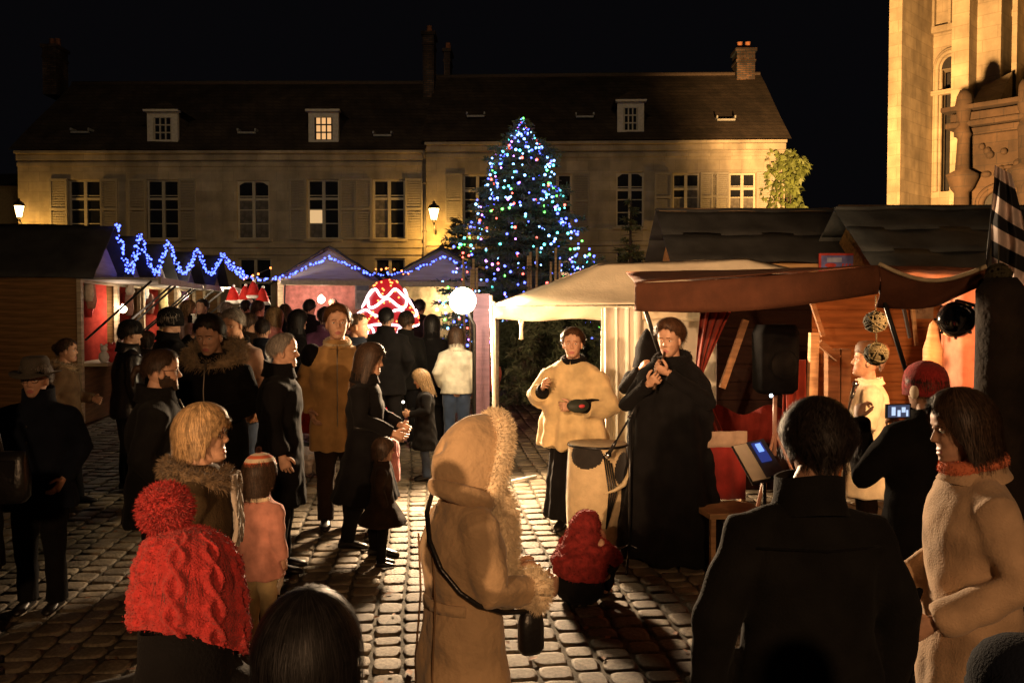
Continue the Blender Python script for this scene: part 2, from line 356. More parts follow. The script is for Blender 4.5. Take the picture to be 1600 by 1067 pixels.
def hair_mb(sty, q, seed, side_only=None, thick=1.0):
    (e, hg, th0) = HSTY[sty]; th0 *= thick; rs = np.random.RandomState(seed)
    azk = np.array([0, R(50), R(88), R(180)])
    def ends(az): a = np.abs(az); az = np.asarray(az); e_ = 1+.05*np.sin(az*13+seed)+.035*np.sin(az*29+seed*2); return e_* np.interp(a, azk, np.radians(e)), np.interp(a, azk, hg)
    na, nt = ((56, 18), (40, 14), (24, 10))[q]
    mb = MB(); az = np.linspace(-math.pi, math.pi, na+1)[:-1]
    t = np.linspace(0.02, 1, nt)
    A, Tm = np.meshgrid(az, t, indexing='ij'); E, G = ends(A); L = E+G/.11
    s = Tm*L; th = np.minimum(s, E); hang = np.clip(s-E, 0, None)*.11
    o = th0*(1-.93*np.clip((Tm-.60)/.40, 0, 1)**1.5*(hang <= 0))*(.9+.1*np.cos(A))
    o = o*(1+.22*np.sin(A*17+2.2*np.sin(A*5+seed)+Tm*1.5)+.16*np.sin(A*41+seed+Tm*3))
    Pt = hairpt(A, th, o, hang)
    nz = wob(Pt.reshape(-1, 3), 60 if sty != 'curly' else 90, seed).reshape(A.shape)
    Pt = Pt+((Pt-HC)/np.linalg.norm(Pt-HC, axis=-1, keepdims=True))*(nz*(.0045 if sty != 'curly' else .008))[..., None]
    G2 = np.concatenate([Pt, Pt[:1]], 0); mb.grid(G2)
    ns = (5200, 1500, 220)[q]; nseg = (9, 6, 4)[q]
    a0 = rs.uniform(-math.pi, math.pi, ns); t0 = rs.uniform(0, .75, ns)**1.0; t1 = np.minimum(t0+rs.uniform(.3, .6, ns), 1.04+rs.uniform(-.06, .06, ns))
    wv = rs.uniform(0, 6.28, ns); V = []; F = []
    kinky = sty == 'curly'
    for k in range(nseg+1):
        f = k/nseg; tt = t0+(t1-t0)*f; aa = a0+.09*np.sin(f*3+wv)+(.16*np.sin(f*9+wv) if kinky else 0)
        E, G = ends(aa); L = E+G/.11; s = tt*L; th = np.minimum(s, E); hang = np.clip(s-E, 0, None)*.11
        o = th0*(.95+.34*np.sin(wv*3))*(1-.6*np.clip((tt-.75)/.25, 0, 1)*(hang <= 0))+.003+(.012*np.sin(f*7+wv*2)*f if kinky else (.0015+(.015 if sty in ('short', 'receding', 'crop') else .007)*np.maximum(0, np.sin(wv*5))**2)*f)
        p = hairpt(aa, th, o, hang); tang = np.stack([np.cos(aa), -np.sin(aa), np.zeros_like(aa)], -1)
        wd = ((.0011, .0028, .008)[q])*(1-.75*f)
        V.append(p-tang*wd); V.append(p+tang*wd)
    Vs = np.stack(V, 1).reshape(-1, 3); m2 = 2*(nseg+1)
    for i in range(ns):
        for k in range(nseg): b = i*m2+2*k; F.append((b, b+1, b+3, b+2))
    sh = rs.choice([0, 0, 1, 1, 2], ns); mb.add(Vs, F, [int(x) for x in np.repeat(sh, nseg)])
    if sty == 'bun': mb.ell((0, -.125, .15), (.045, .04, .045), 12, 8)
    return mb
def headT(yaw=0, pitch=0, roll=0, z0=1.492, y0=.025):
    return Matrix.Translation((0, y0, z0)) @ Matrix.Rotation(-R(yaw), 4, 'Z') @ Matrix.Rotation(R(pitch), 4, 'X') @ Matrix.Rotation(R(roll), 4, 'Y') @ Matrix.Translation((0, .01, 0))
HANG = ((.24, -.03, 1.13), (.235, .05, .88))
def mir(p): return (-p[0], p[1], p[2])
NPERSON = [0]
def person(label, px, d, h, face, coat=None, hem=.72, girth=1.0, flare=1.05, trousers=None, hair='short', hairc='dark', yaw=0, pitch=0, q=1,
           arms=(HANG, HANG), stride=0, beard=False, female=False, shoes=None, collar=.05, collarc=None, group='visitors of the market', x=None,
           hands=(.4, .4), palms=None, coatname='coat', skin=None, sleeve=True, z=None, nohair=False, hairthick=1.0, foldamp=.0095, legs=True, cat='person', hs=1.0, headx=0):
    """coat = material; arms = ((elbow, wrist) right (+x), (elbow, wrist) left given mirrored)"""
    NPERSON[0] += 1; seed = NPERSON[0]*13
    x = X(px, d) if x is None else x
    root = empty('person', (x, d, ground(d) if z is None else z), -R(face), label, cat, group, h/1.729)
    T = Matrix.Translation((headx, 0, 0)) @ headT(yaw, pitch) @ Matrix.Scale(hs, 4); vox = (.0105, .014, .02)[q]
    A = [arms[0], tuple(mir(p) for p in arms[1])]
    # body
    b = MB()
    b.loft([ellring((0, 0, zz), rx, ry, 16) for zz, rx, ry in ((.80, .12, .10), (.92, .16, .115), (1.05, .14, .10), (1.25, .165, .115), (1.34, .145, .09), (1.42, .075, .065), (1.5, .058, .06))])
    b.tube([(0, -.012, 1.42), (0, .0, 1.5), T @ Vector((0, -.02, .07))], [.065, .058, .056], 14)
    for s, (E, W_) in zip((1, -1), A):
        b.tube([(s*.10, 0, 1.355), (s*.165, 0, 1.335), Vector((s*.165, 0, 1.335)).lerp(Vector(E), .5), E, Vector(E).lerp(Vector(W_), .5), W_], [.05, .052, .046, .038, .035, .024], 10)
        if legs:
            k = s*stride
            b.tube([(s*.085, 0, .88), (s*.095, .01+k*.5, .50), (s*.1, -.015+k-(.05 if k < 0 else 0), .09)], [.085, .055, .04], 10)
    bm_ = remesh(b, 'body', max(vox, .014), 3) if q < 2 else None
    body = MB()
    if bm_:
        n = len(bm_.vertices); co = np.empty(n*3); bm_.vertices.foreach_get('co', co)
        body.add(co.reshape(-1, 3), [tuple(p.vertices) for p in bm_.polygons]); bpy.data.meshes.remove(bm_)
    else:
        body = b
    head_mb(body, T, q, beard, female)
    for i, (s, (E, W_)) in enumerate(zip((1, -1), A)):
        dv = Vector(W_)-Vector(E); pl = (palms[i] if palms else (-s, 0, 0))
        hand(body, W_, dv if not (palms and len(palms) > 2) else palms[2+i], pl, s, hands[i])
    hm = hairmat(hairc)
    body.build('body', [skin or SKIN, LIP, hm, EYEW, IRIS], root)
    # trousers and shoes
    if trousers:
        t = MB(); g = .92+.08*girth
        for s in (1, -1):
            k = s*stride
            t.tube([(s*.075, 0, .95), (s*.09, .0+k*.25, .75), (s*.097, .012+k*.55, .49), (s*.1, -.01+k*.9-(.03 if k < 0 else 0), .25), (s*.1, -.012+k-(.05 if k < 0 else 0), .06)], [.115*g, .105*g, .078*g, .068*g, .066*g], 14)
        t.ell((0, 0, .93), (.185*g, .125*g, .12), 16, 10)
        me = remesh(t, 'trousers', max(vox, .013), 4); folds(me, .006, seed+3, .2); me.materials.append(trousers); link('trousers', me, root)
        sm = shoes or mat('shoe_leather', (.012, .010, .009), .4, .3)
        for s in (1, -1):
            k = s*stride; yo = -.012+k-(.05 if k < 0 else 0)
            sh = MB(); sh.loft([[(s*.1+wd*math.cos(a), yo-.075+yy, .004+hh*(.5+.5*math.sin(a)) if math.sin(a) > -.99 else .002) for a in [2*math.pi*i/12 for i in range(12)]] for yy, wd, hh in ((0, .018, .05), (.015, .034, .085), (.07, .038, .10), (.13, .042, .075), (.20, .047, .055), (.245, .038, .042), (.265, .012, .025))])
            sh.build('shoe', sm, root)
    if coat:
        c = MB(); g = girth
        prof = [(hem, .20*flare, .150*flare), (.92, .20, .150), (1.07, .180, .132), (1.25, .205, .142), (1.34, .195, .125), (1.40, .150, .10), (1.435, .105, .085), (1.465, .085, .078), (1.475+collar*.4, .074, .072)]
        prof = [p for i, p in enumerate(prof) if i == 0 or p[0] > hem+.04]
        c.loft([ellring((0, 0, zz), rx*g, ry*g, 24, 0, .92) for zz, rx, ry in prof])
        if sleeve:
            for s, (E, W_) in zip((1, -1), A):
                E = Vector(E); W_ = Vector(W_); S = Vector((s*.165*g, 0, 1.345)); dw = (W_-E).normalized()
                c.tube([(s*.09, 0, 1.365), S, S.lerp(E, .5), E, E.lerp(W_, .5), W_-dw*.015], [.075*g, .078*g, .070*g, .064*g, .058*g, .052*g], 14)
        me = remesh(c, coatname, vox, 5); folds(me, foldamp, seed, .95, down=.4); me.materials.append(coat); link(coatname, me, root)
        if collar:
            cm = collarc or coat; k = MB(); n = 26; rings = []
            for (zz, r, f) in ((1.425, .098, 1.0), (1.45+collar*.4, .088, 1.0), (1.47+collar, .094, 1.05), (1.472+collar, .102, 1.06), (1.45+collar*.45, .104, 1.08), (1.43, .118, 1.1)):
                rings.append([(r*1.02*math.sin(a), r*math.cos(a)*f-.004, zz+.012*math.cos(a*2)-.02*max(0, math.cos(a))) for a in [2*math.pi*i/n for i in range(n)]])
            k.loft(rings, 0, False); k.build('collar', cm, root)
    if hair and not nohair:
        hb = hair_mb(hair, q, seed, thick=hairthick); hb.xf(T); hb.build('hair', hairmats(hairc), root)
    root['T'] = 0; del root['T']
    return root, T
def glasses(root, T):
    m = MB()
    for s in (-1, 1):
        m.tube([(s*.135*HH+.024*math.cos(a), .345*HH, .53*HH+.018*math.sin(a)) for a in [i*2*math.pi/14 for i in range(15)]], .0018, 5)
        m.tube([(s*.235*HH, .345*HH, .55*HH), (s*.32*HH, .2*HH, .55*HH), (s*.335*HH, -.05*HH, .53*HH)], .0018, 5)
    m.tube([(-.03*HH, .35*HH, .54*HH), (0, .36*HH, .55*HH), (.03*HH, .35*HH, .54*HH)], .0018, 5)
    m.xf(T); return m.build('glasses', BLACKM, root)
def beanie(root, T, m, name='knit_hat', drop=0, r=1.0, low=0, pom=None, bands=None, tall=0):
    k = MB(); n = 36; rings = []; mi = []
    prof = [(0.96, -.03-low), (1.07, -.028-low), (1.09, -.0), (1.085, .02), (1.05, .024), (1.05, .05), (.97, .080), (.82, .105+tall*.5), (.58, .125+tall), (.28, .138+tall), (.02, .141+tall)]
    for s, z in prof:
        rings.append([((HR[0]+.012)*s*r*math.sin(a)*(1+.012*math.sin(a*18)), (HR[1]+.012)*s*r*math.cos(a)*(1+.012*math.sin(a*18))+HC[1], HC[2]+z+.012-.018*math.cos(a-math.pi)*0) for a in [2*math.pi*i/n for i in range(n)]])
    M = []
    for i in range(len(prof)-1): M += [(bands[i] if bands else 0)]*n
    k.loft(rings, M+[0], False)
    k.f = k.f[:len(M)] if len(k.f) > len(M) else k.f
    k.m = M
    k.xf(T); o = k.build(name, m, root)
    if pom:
        p = MB(); c = np.array([0, -.02, HC[2]+.15+tall+pom]); q = RS.normal(size=(900, 3)); q /= np.linalg.norm(q, axis=1)[:, None]
        p.ell(c, (pom*.7,)*3, 12, 8); tufts(p, c+q*pom*.55, q, pom*.6, .006, 0, .1, .3); p.xf(T); p.build('pompom', m if not isinstance(m, list) else m[0], o)
    return o
def fur_ring(root, T, path, rad, matl, n=2600, L=.035, wd=.003, name='fur_trim', closed=True):
    """a fluffy roll along a closed path"""
    pts = np.array([list(p) for p in path]); N = len(pts); k = MB()
    k.tube([tuple(p) for p in pts]+([tuple(pts[0])] if closed else []), rad*.72, 8, 0, not closed)
    i = RS.randint(0, N if closed else N-1, n); f = RS.uniform(0, 1, n)[:, None]; c = pts[i]*(1-f)+pts[(i+1) % N]*f
    q = RS.normal(size=(n, 3)); tg = pts[(i+1) % N]-pts[i]; tg /= np.linalg.norm(tg, axis=1)[:, None]+1e-9
    q -= tg*(q*tg).sum(1)[:, None]; q /= np.linalg.norm(q, axis=1)[:, None]
    tufts(k, c+q*rad*.7, q, L, wd, 0, .25, .45)
    if T is not None: k.xf(T)
    return k.build(name, matl, root)
# ------------------------------------------------------------------ ground and cobbles
EARTH = mat('joint_earth', (.050, .042, .028), .95, .5, 8, .5, 60)
def build_ground():
    g = MB(); ys = [-60, -20, 0, 3, 5, 7]+list(range(8, 33, 2))+[60, 400]
    xs = [-300, -60, -20, -8, -4, 0, 4, 8, 20, 60, 300]
    g.grid([[(x, y, ground(y)-.011) for x in xs] for y in ys])
    o = g.build('ground', EARTH); o['kind'] = 'structure'
    cob = mat('cobble_sandstone', (.20, .165, .115), .72, .45, 7, .55, 45, spec=.35)
    nt = cob.node_tree; bs = nt.nodes['Principled BSDF']; ge = nt.nodes.new('ShaderNodeNewGeometry'); src = bs.inputs['Base Color'].links[0].from_socket
    for kind, sc_, lo, p0, p1 in (('ShaderNodeTexNoise', .8, .45, .38, .6), ('ShaderNodeTexVoronoi', 4.3, .55, .0, 1.0)):
        t = nt.nodes.new(kind); t.inputs['Scale'].default_value = sc_; nt.links.new(ge.outputs['Position'], t.inputs['Vector'])
        cr = nt.nodes.new('ShaderNodeValToRGB'); cr.color_ramp.elements[0].position = p0; cr.color_ramp.elements[1].position = p1; cr.color_ramp.elements[0].color = (lo, lo*.95, lo*.88, 1)
        if 'Vor' in kind:
            sp_ = nt.nodes.new('ShaderNodeSeparateXYZ'); nt.links.new(t.outputs['Color'], sp_.inputs[0]); nt.links.new(sp_.outputs[0], cr.inputs[0])
        else: nt.links.new(t.outputs['Fac'], cr.inputs[0])
        mx = nt.nodes.new('ShaderNodeMix'); mx.data_type = 'RGBA'; mx.blend_type = 'MULTIPLY'; mx.inputs[0].default_value = 1; nt.links.new(src, mx.inputs[6]); nt.links.new(cr.outputs[0], mx.inputs[7]); src = mx.outputs[2]
    nt.links.new(src, bs.inputs['Base Color'])
    rs = np.random.RandomState(3)
    def stone(seed):
        r = np.random.RandomState(seed); m = MB(); n = 10; rings = []
        for s, z in ((1.0, -.06), (1.0, -.012), (.965, .0), (.76, .003)):
            rings.append([((s*.5)*math.copysign(abs(math.cos(a))**.48, math.cos(a))*(1+r0), (s*.5)*math.copysign(abs(math.sin(a))**.48, math.sin(a))*(1+r0), z) for a, r0 in zip([2*math.pi*k/n for k in range(n)], r.uniform(-.05, .04, n))])
        m.loft(rings); m.f = m.f[:-2]+[m.f[-1]]; m.m = m.m[:len(m.f)]; return m
    protos = [stone(i) for i in range(8)]
    pv = [np.concatenate(p.v) for p in protos]; pf = protos[0].f
    rot = R(6); ca, sa = math.cos(rot), math.sin(rot)
    items = []
    u = -17.0
    while u < 17:
        wd = rs.uniform(.155, .205); v = -1.0+rs.uniform(0, .2)
        while v < 23:
            ln = rs.uniform(.14, .235); uc, vc = u+wd/2+.012*math.sin(v*2+u), v+ln/2
            x, y = uc*ca-vc*sa, uc*sa+vc*ca
            if abs(x) < .60*y+1.2 and y > -.8 and y < 20: items.append((x, y, wd-rs.uniform(.005, .014), ln-rs.uniform(.006, .018)))
            v += ln
        u += wd
    def vis(i):
        x, y, a, b = i
        return y > 4.35 and abs(x)*FPX/y < 800
    near = sorted([i for i in items if vis(i)], key=lambda i: i[1])[:300]; ns = set(near)
    meshes = [p.mesh('cobblestone', cob, True) for p in protos]
    for k, (x, y, a, b) in enumerate(near):
        link('cobblestone', meshes[k % 8], o, (x, y, ground(y)+rs.uniform(-.006, .006)), (rs.uniform(-.03, .03), rs.uniform(-.03, .03), rot+rs.uniform(-.05, .05)), (a, b, 1))
    V = []; F = []; n = 0
    for it in items:
        if it in ns: continue
        x, y, a, b = it; p = pv[rs.randint(8)]*np.array([a, b, 1]); t = rot+rs.uniform(-.05, .05); c_, s_ = math.cos(t), math.sin(t)
        q = np.stack([p[:, 0]*c_-p[:, 1]*s_+x, p[:, 0]*s_+p[:, 1]*c_+y, p[:, 2]+p[:, 0]*rs.uniform(-.04, .04)+p[:, 1]*rs.uniform(-.04, .04)+ground(y)+rs.uniform(-.006, .006)], 1)
        V.append(q); F += [[i+n for i in f] for f in pf]; n += len(q)
    m = MB(); m.v = V; m.f = F; m.m = [0]*len(F); c = m.build('cobbles', cob, o); c['kind'] = 'stuff'
build_ground()
lf = MB()
for i in range(240):
    y = 4.4+9*random.random()**1.5; x = random.uniform(-.5, .5)*y; s_ = random.uniform(.02, .045); a = random.uniform(0, 6.28); z = ground(y)+.012; c_, n_ = math.cos(a)*s_, math.sin(a)*s_
    lf.add([(x-c_, y-n_, z+.004), (x+n_*.5, y-c_*.5, z+random.uniform(0, .012)), (x+c_, y+n_, z+.006), (x-n_*.5, y+c_*.5, z+random.uniform(0, .014))], [(0, 1, 2), (0, 2, 3)])
o = lf.build('fallen_leaves', mat('dead_leaf', (.17, .075, .03), .8, .5, 20), None, False); o['kind'] = 'stuff'; o['label'] = 'small dead leaves scattered over the cobbles'

# ------------------------------------------------------------------ houses
WARMWIN = glow('lit_window_glass', (1, .62, .28), .75)
def window(parent, x, z0, z1, wd, y, arched=False, rows=3, lit=(), pale=(), dark=GLASS, trans=True, fr=FRAMEW):
    """frame with stiles, transom and glazing bars; each pane an object"""
    m = MB(); h = z1-z0; t = .055
    m.box((x-wd/2+t/2, y, (z0+z1)/2), (t, .07, h)); m.box((x+wd/2-t/2, y, (z0+z1)/2), (t, .07, h))
    m.box((x, y, z0+t/2), (wd-2*t, .07, t)); m.box((x, y, z1-t/2), (wd-2*t, .07, t))
    m.box((x, y-.006, (z0+z1)/2), (.10, .075, h-2*t))
    zt = z0+h*.68 if trans else None
    if trans:
        for s in (-1, 1): m.box((x+s*(wd/4+.012), y-.003, zt), (wd/2-.08, .07, .08))
    if arched:
        for s in (-1, 1): m.add([(x+s*wd/2, y-.05, z1+.001), (x+s*wd/2, y-.05, z1-.20), (x+s*wd*.30, y-.05, z1-.07), (x, y-.05, z1-.0)], [(0, 1, 2, 3)])
    zs = [z0+t]+[z0+t+(h-2*t)*k/rows for k in range(1, rows)]+[z1-t]
    for k in range(1, rows):
        for s in (-1, 1): m.box((x+s*wd/4, y, zs[k]), (wd/2-.1, .03, .03))
    o = m.build('window', fr, parent, False)
    for k in range(rows):
        for j, s in enumerate((-1, 1)):
            a, b = zs[k]+.015, zs[k+1]-.015; ww = wd/2-t-.05
            pm = WARMWIN if (k, j) in lit else CURT if (k, j) in pale else dark
            key = 'pane_%d' % id(pm)
            if key not in PANE: PANE[key] = MB().box((0, 0, 0), (1, 1, 1)).mesh('pane', pm, False)
            link('pane', PANE[key], o, (x+s*(wd/4+.012), y+.012, (a+b)/2), sc=(ww, .008, b-a))
    return o
PANE = {}
CURT = mat('curtained_glass', (.11, .10, .085), .2, .35, 3, spec=.5)
ALLP = tuple((k, j) for k in (0, 1) for j in (0, 1))
def shutter(parent, x, z0, z1, wd, m=SHUT):
    k = MB(); h = z1-z0
    for s in (-1, 1): k.box((x+s*(wd/2-.03), -.05, (z0+z1)/2), (.06, .04, h))
    for z in (z0+.04, z0+h*.5, z1-.04): k.box((x, -.05, z), (wd-.12, .036, .08))
    n = 22
    for i in range(n):
        z = z0+.09+(h-.18)*(i+.5)/n
        if abs(z-(z0+h*.5)) > .06: k.beam((x-wd/2+.06, -.045, z), (x+wd/2-.06, -.045, z), .006, .05)
    k.build('shutter', m, parent, False)
def facade(W, z0, z1, holes, rec=.16, y=0):
    """wall sheet with real openings and reveals; holes = (x0,x1,z0,z1)"""
    xs = sorted({0, W, *[h[0] for h in holes], *[h[1] for h in holes]}); zs = sorted({z0, z1, *[h[2] for h in holes], *[h[3] for h in holes]})
    m = MB()
    for i in range(len(xs)-1):
        for j in range(len(zs)-1):
            cx, cz = (xs[i]+xs[i+1])/2, (zs[j]+zs[j+1])/2
            if any(h[0] < cx < h[1] and h[2] < cz < h[3] for h in holes): continue
            m.add([(xs[i], y, zs[j]), (xs[i+1], y, zs[j]), (xs[i+1], y, zs[j+1]), (xs[i], y, zs[j+1])], [(0, 1, 2, 3)])
    for a, b, c, d in holes:
        m.add([(a, y, c), (b, y, c), (b, y, d), (a, y, d), (a, y+rec, c), (b, y+rec, c), (b, y+rec, d), (a, y+rec, d)], [(0, 4, 5, 1), (1, 5, 6, 2), (2, 6, 7, 3), (3, 7, 4, 0)])
        m.add([(a-.0, y+rec+.12, c), (b, y+rec+.12, c), (b, y+rec+.12, d), (a, y+rec+.12, d)], [(0, 1, 2, 3)], 1)
    return m
INSIDE = mat('dark_interior', (.02, .018, .015), .9)
def house(label, x0, y0, rz, W, zc, ridge, D, wins, dormers, chim, skylights, string=4.13):
    root = empty('stone_house', (x0, y0, 0), rz, label, 'house')
    holes = [(x-w_/2, x+w_/2, a, b) for x, w_, a, b, *_ in wins]
    m = facade(W, 0, zc, holes)
    m.add([(0, 0, 0), (0, 2*D, 0), (0, 2*D, zc), (0, 0, zc), (0, D, ridge-.1), (W, 0, 0), (W, 2*D, 0), (W, 2*D, zc), (W, 0, zc), (W, D, ridge-.1)],
          [(0, 3, 2, 1), (3, 4, 2), (5, 6, 7, 8), (8, 7, 9), (1, 2, 7, 6)])
    m.build('wall', [STONE, INSIDE], root, False)
    for x, w_, a, b, kind, kw in wins:
        rows = 4 if b-a > 1.5 else 2
        window(root, x, a, b, w_, .13, kw.get('arch', False), rows, kw.get('lit', ()), kw.get('pale', ()), trans=b-a > 1.5)
        s_ = MB(); s_.box((x, -.03, a-.05), (w_+.2, .12, .09)); s_.build('sill', STONE, root, False)
        if kind == 'sh':
            for s in kw.get('sides', (-1, 1)): shutter(root, x+s*(w_/2+.31), a-.02, b+.02, .58)
    c = MB()
    for z, h, p in ((zc-.40, .12, .05), (zc-.16, .20, .10), (zc-.01, .09, .24)): c.box((W/2, -p/2-.001, z), (W, p, h))
    c.build('cornice', STONE, root, False)
    c = MB(); c.box((W/2, -.04, string), (W, .08, .14)); c.box((W/2, -.02, string-.20), (W, .04, .2)); c.build('string_course', STONE, root, False)
    # roof
    r = MB(); ov = .32; sl = (ridge-zc)/(D)
    def sheet(ya, za, yb, zb):
        n = 24
        G = [[(W*i/n+(-.12 if i == 0 else .12 if i == n else 0), ya+(yb-ya)*j/6, za+(zb-za)*j/6+.03*math.sin(i*.9+j)*(0 < j < 6)) for i in range(n+1)] for j in range(7)]
        r.grid(G)
    sheet(-ov, zc+.05, D, ridge); sheet(D, ridge, 2*D+ov, zc+.05)
    rf = r.build('roof', SLATE, root, True)
    rd = MB(); rd.tube([(-.1, D, ridge), (W/2, D, ridge+.02), (W+.1, D, ridge)], .09, 8); rd.build('ridge_tiles', mat('ridge_tile', (.07, .05, .035), .9), rf)
    for x, dw, lit in dormers:
        yf = .12; zb = zc+.05+sl*(yf+ov)*.80; zt = zb+1.02; dd = (zt-zb)/sl+.5
        d = MB()
        for s in (-1, 1): d.box((x+s*(dw/2-.09), yf+.07, (zb+zt)/2), (.20, .14, zt-zb)); d.box((x+s*(dw/2-.03), yf+.14+dd/2, (zb+zt)/2-.06), (.06, dd, zt-zb-.12), m=1)
        d.box((x, yf+.07, zt-.09), (dw-.38, .138, .18)); d.box((x, yf+.07, zb+.05), (dw-.38, .138, .1)); d.box((x, yf-.03, zt+.03), (dw+.16, .28, .07))
        e = dw/2+.12; ap = zt+.46
        d.add([(x-e, yf-.12, zt+.05), (x+e, yf-.12, zt+.05), (x, yf+.35, ap), (x-e, yf+dd, zt+.05), (x+e, yf+dd, zt+.05), (x, yf+dd+.9, ap)], [(0, 1, 2), (0, 2, 5, 3), (1, 4, 5, 2)], 1)
        do = d.build('dormer', [mat('dormer_paint', (.46, .43, .35), .8, .15), SLATE], root, False)
        q = MB(); wi = dw-.44; hz0, hz1 = zb+.1, zt-.16; hh = hz1-hz0
        for k in range(4): q.box((x-wi/2+wi*k/3, yf+.05, (hz0+hz1)/2), (.04, .05, hh))
        for k in range(4): q.box((x, yf+.05, hz0+hh*k/3), (wi, .044, .04))
        q.build('glazing_bars', FRAMEW if not lit else BLACK, do, False)
        key = 'pl' if lit else 'pd'
        if key not in PANE: PANE[key] = MB().box((0, 0, 0), (1, 1, 1)).mesh('pane', glow('lit_dormer_glass', (1, .52, .20), .9) if lit else GLASS, False)
        for i in range(3):
            for j in range(3): link('pane', PANE[key], do, (x-wi/2+wi*(i+.5)/3, yf+.08, hz0+hh*(j+.5)/3), sc=(wi/3-.04, .01, hh/3-.04))
    for x, w_, dp, yy, zb, zt in chim:
        c = MB(); c.box((x, yy, (zb+zt)/2), (w_, dp, zt-zb)); c.box((x, yy, zt+.04), (w_+.12, dp+.12, .12)); c.box((x, yy, zt-.35), (w_+.06, dp+.06, .08))
        co = c.build('chimney', brickmat('chimney_brick', (.20, .11, .06), (.12, .09, .06), .22, .07), root, False)
        for k in (-1, 1):
            if w_ > .4 or k == 1:
                pt = MB(); pt.lathe([(.11, 0), (.09, .3), (.11, .32), (.08, .33)], (x+(k*w_*.22 if w_ > .4 else 0), yy, zt+.1), 10); pt.build('chimney_pot', mat('terracotta', (.24, .10, .05), .9), co)
    for x, t in skylights:
        y_ = -ov+(D+ov)*t; z_ = zc+.05+(ridge-zc)*t
        k = MB(); k.box((x, y_, z_+.10), (.6, .10, .06)); k.box((x-.3, y_+.2, z_+.2), (.05, .5, .08)); k.box((x+.3, y_+.2, z_+.2), (.05, .5, .08)); k.build('skylight', mat('zinc', (.22, .22, .2), .5), root, False)
    return root
hx = lambda px, y=30: X(px, y)+16.46
SH = lambda px, **k: (hx(px), 1.06, 4.36, 6.33, 'sh', k)
LW = [SH(135), SH(257), (hx(398), 1.08, 4.36, 6.30, 'no', dict(arch=True, pale=ALLP+((2, 0), (2, 1)))), SH(507, lit=((1, 0),), pale=((0, 0),)), SH(609, pale=((0, 0), (1, 0), (2, 0))), (hx(400), 1.1, 1.2, 3.72, 'no', {}), (hx(610), 1.0, 1.2, 3.72, 'no', {}), (hx(257), 1.0, 1.2, 3.72, 'no', {}), (hx(135), 1.0, 1.2, 3.72, 'no', {})]
house('long pale stone house with five shuttered windows and a lit dormer', -16.46, 30, R(-.4), 13.52, 7.22, 10.5, 4.0, LW,
      [(hx(256), 1.0, False), (hx(507), .98, True)], [(hx(92, 34), .5, .9, 4.0, 10.0, 11.75), (13.40, .40, .9, 3.4, 8.5, 12.0)], [(hx(147, 31.3), .19), (hx(400, 31.3), .18), (hx(606, 31.3), .14)])
hx2 = lambda px: X(px, 30)+2.93
S2 = lambda px, **k: (hx2(px), .88, 4.92, 6.50, 'sh', k)
RW = [(hx2(744), .95, 4.85, 6.5, 'sh', dict(sides=(-1,))), (hx2(868), .95, 4.7, 6.5, 'sh', dict(sides=(1,))), (hx2(980), .92, 4.75, 6.55, 'no', dict(arch=True)), S2(1066, pale=ALLP+((2, 1),)), (hx2(1152), .86, 4.92, 6.5, 'sh', dict(pale=ALLP)), (hx2(1066), .8, 1.4, 4.05, 'no', {}), (hx2(980), .9, 1.2, 4.0, 'no', {}), (hx2(868), .9, 1.2, 4.0, 'no', {})]
house('stone house behind the lit Christmas tree with one dark dormer and ivy at its corner', -2.88, 30, R(-2.0), 11.85, 7.50, 10.75, 4.0, RW,
      [(hx2(981), .86, False)], [(.30, .22, .9, 4.4, 8.7, 11.7), (11.35, .66, .8, 4.0, 10.3, 11.5)], [(hx2(738), .30), (hx2(912), .28), (hx2(1132), .22)], 4.2)
d_ = MB(); d_.tube([(-2.91, 29.86, .5), (-2.91, 29.86, 7.0)], .06, 8); d_.tube([(-2.91, 29.86, 7.0), (-2.91, 29.7, 7.25)], .06, 8)
for z in (1.5, 3, 4.6, 6.2): d_.tube([(-2.91, 29.86, z-.03), (-2.91, 29.86, z+.03)], .08, 8)
tag(d_.build('drainpipe', mat('pipe_zinc', (.10, .09, .08), .6)), 'dark drainpipe running down between the two stone houses', 'drainpipe')
h_ = MB(); h_.box((-22, 37, 3.2), (10, 9, 6.6)); h_.add([(-27.2, 32.3, 6.45), (-16.8, 32.3, 6.45), (-16.8, 37, 7.6), (-27.2, 37, 7.6)], [(0, 1, 2, 3)], 1); h_.add([(-27.2, 41.6, 6.45), (-16.8, 41.6, 6.45), (-16.8, 37, 7.6), (-27.2, 37, 7.6)], [(0, 1, 2, 3)], 1)
tag(h_.build('neighbour_house', [mat('dark_render', (.05, .045, .04)), SLATE], None, False), 'dark unlit building beyond the corner of the long house', 'house')
# lanterns
LAMPG = glow('lantern_glass', (1, .62, .22), 14)
for i, p in enumerate(LANT):
    t = empty('street_lantern', p, 0, ('glowing wall lantern at the corner of the long house', 'glowing wall lantern beside the drainpipe between both houses', 'wall lantern hidden low behind the dark hut roof')[i], 'lantern', 'street lanterns on the house fronts')
    g = MB(); g.lathe([(.09, -.20), (.17, .16)], n=6, caps=True); g.build('lamp_glass', LAMPG, t, False).visible_shadow = True
    f = MB(); f.lathe([(.20, .17), (.16, .26), (.05, .33), (.04, .40), (.0, .42)], n=6); f.lathe([(.0, -.27), (.06, -.25), (.10, -.20)], n=6)
    for k in range(6):
        a = k*math.pi/3; f.beam((.095*math.cos(a), .095*math.sin(a), -.20), (.178*math.cos(a), .178*math.sin(a), .17), .018)
    f.build('lamp_cage', BLACK, t, False)
    yb = 30.2-p.y; a = MB(); a.tube([(0, 0, -.27), (0, .2, -.5), (0, .6, -.6), (0, yb, -.35)], .025, 6); a.build('bracket', BLACK, t)

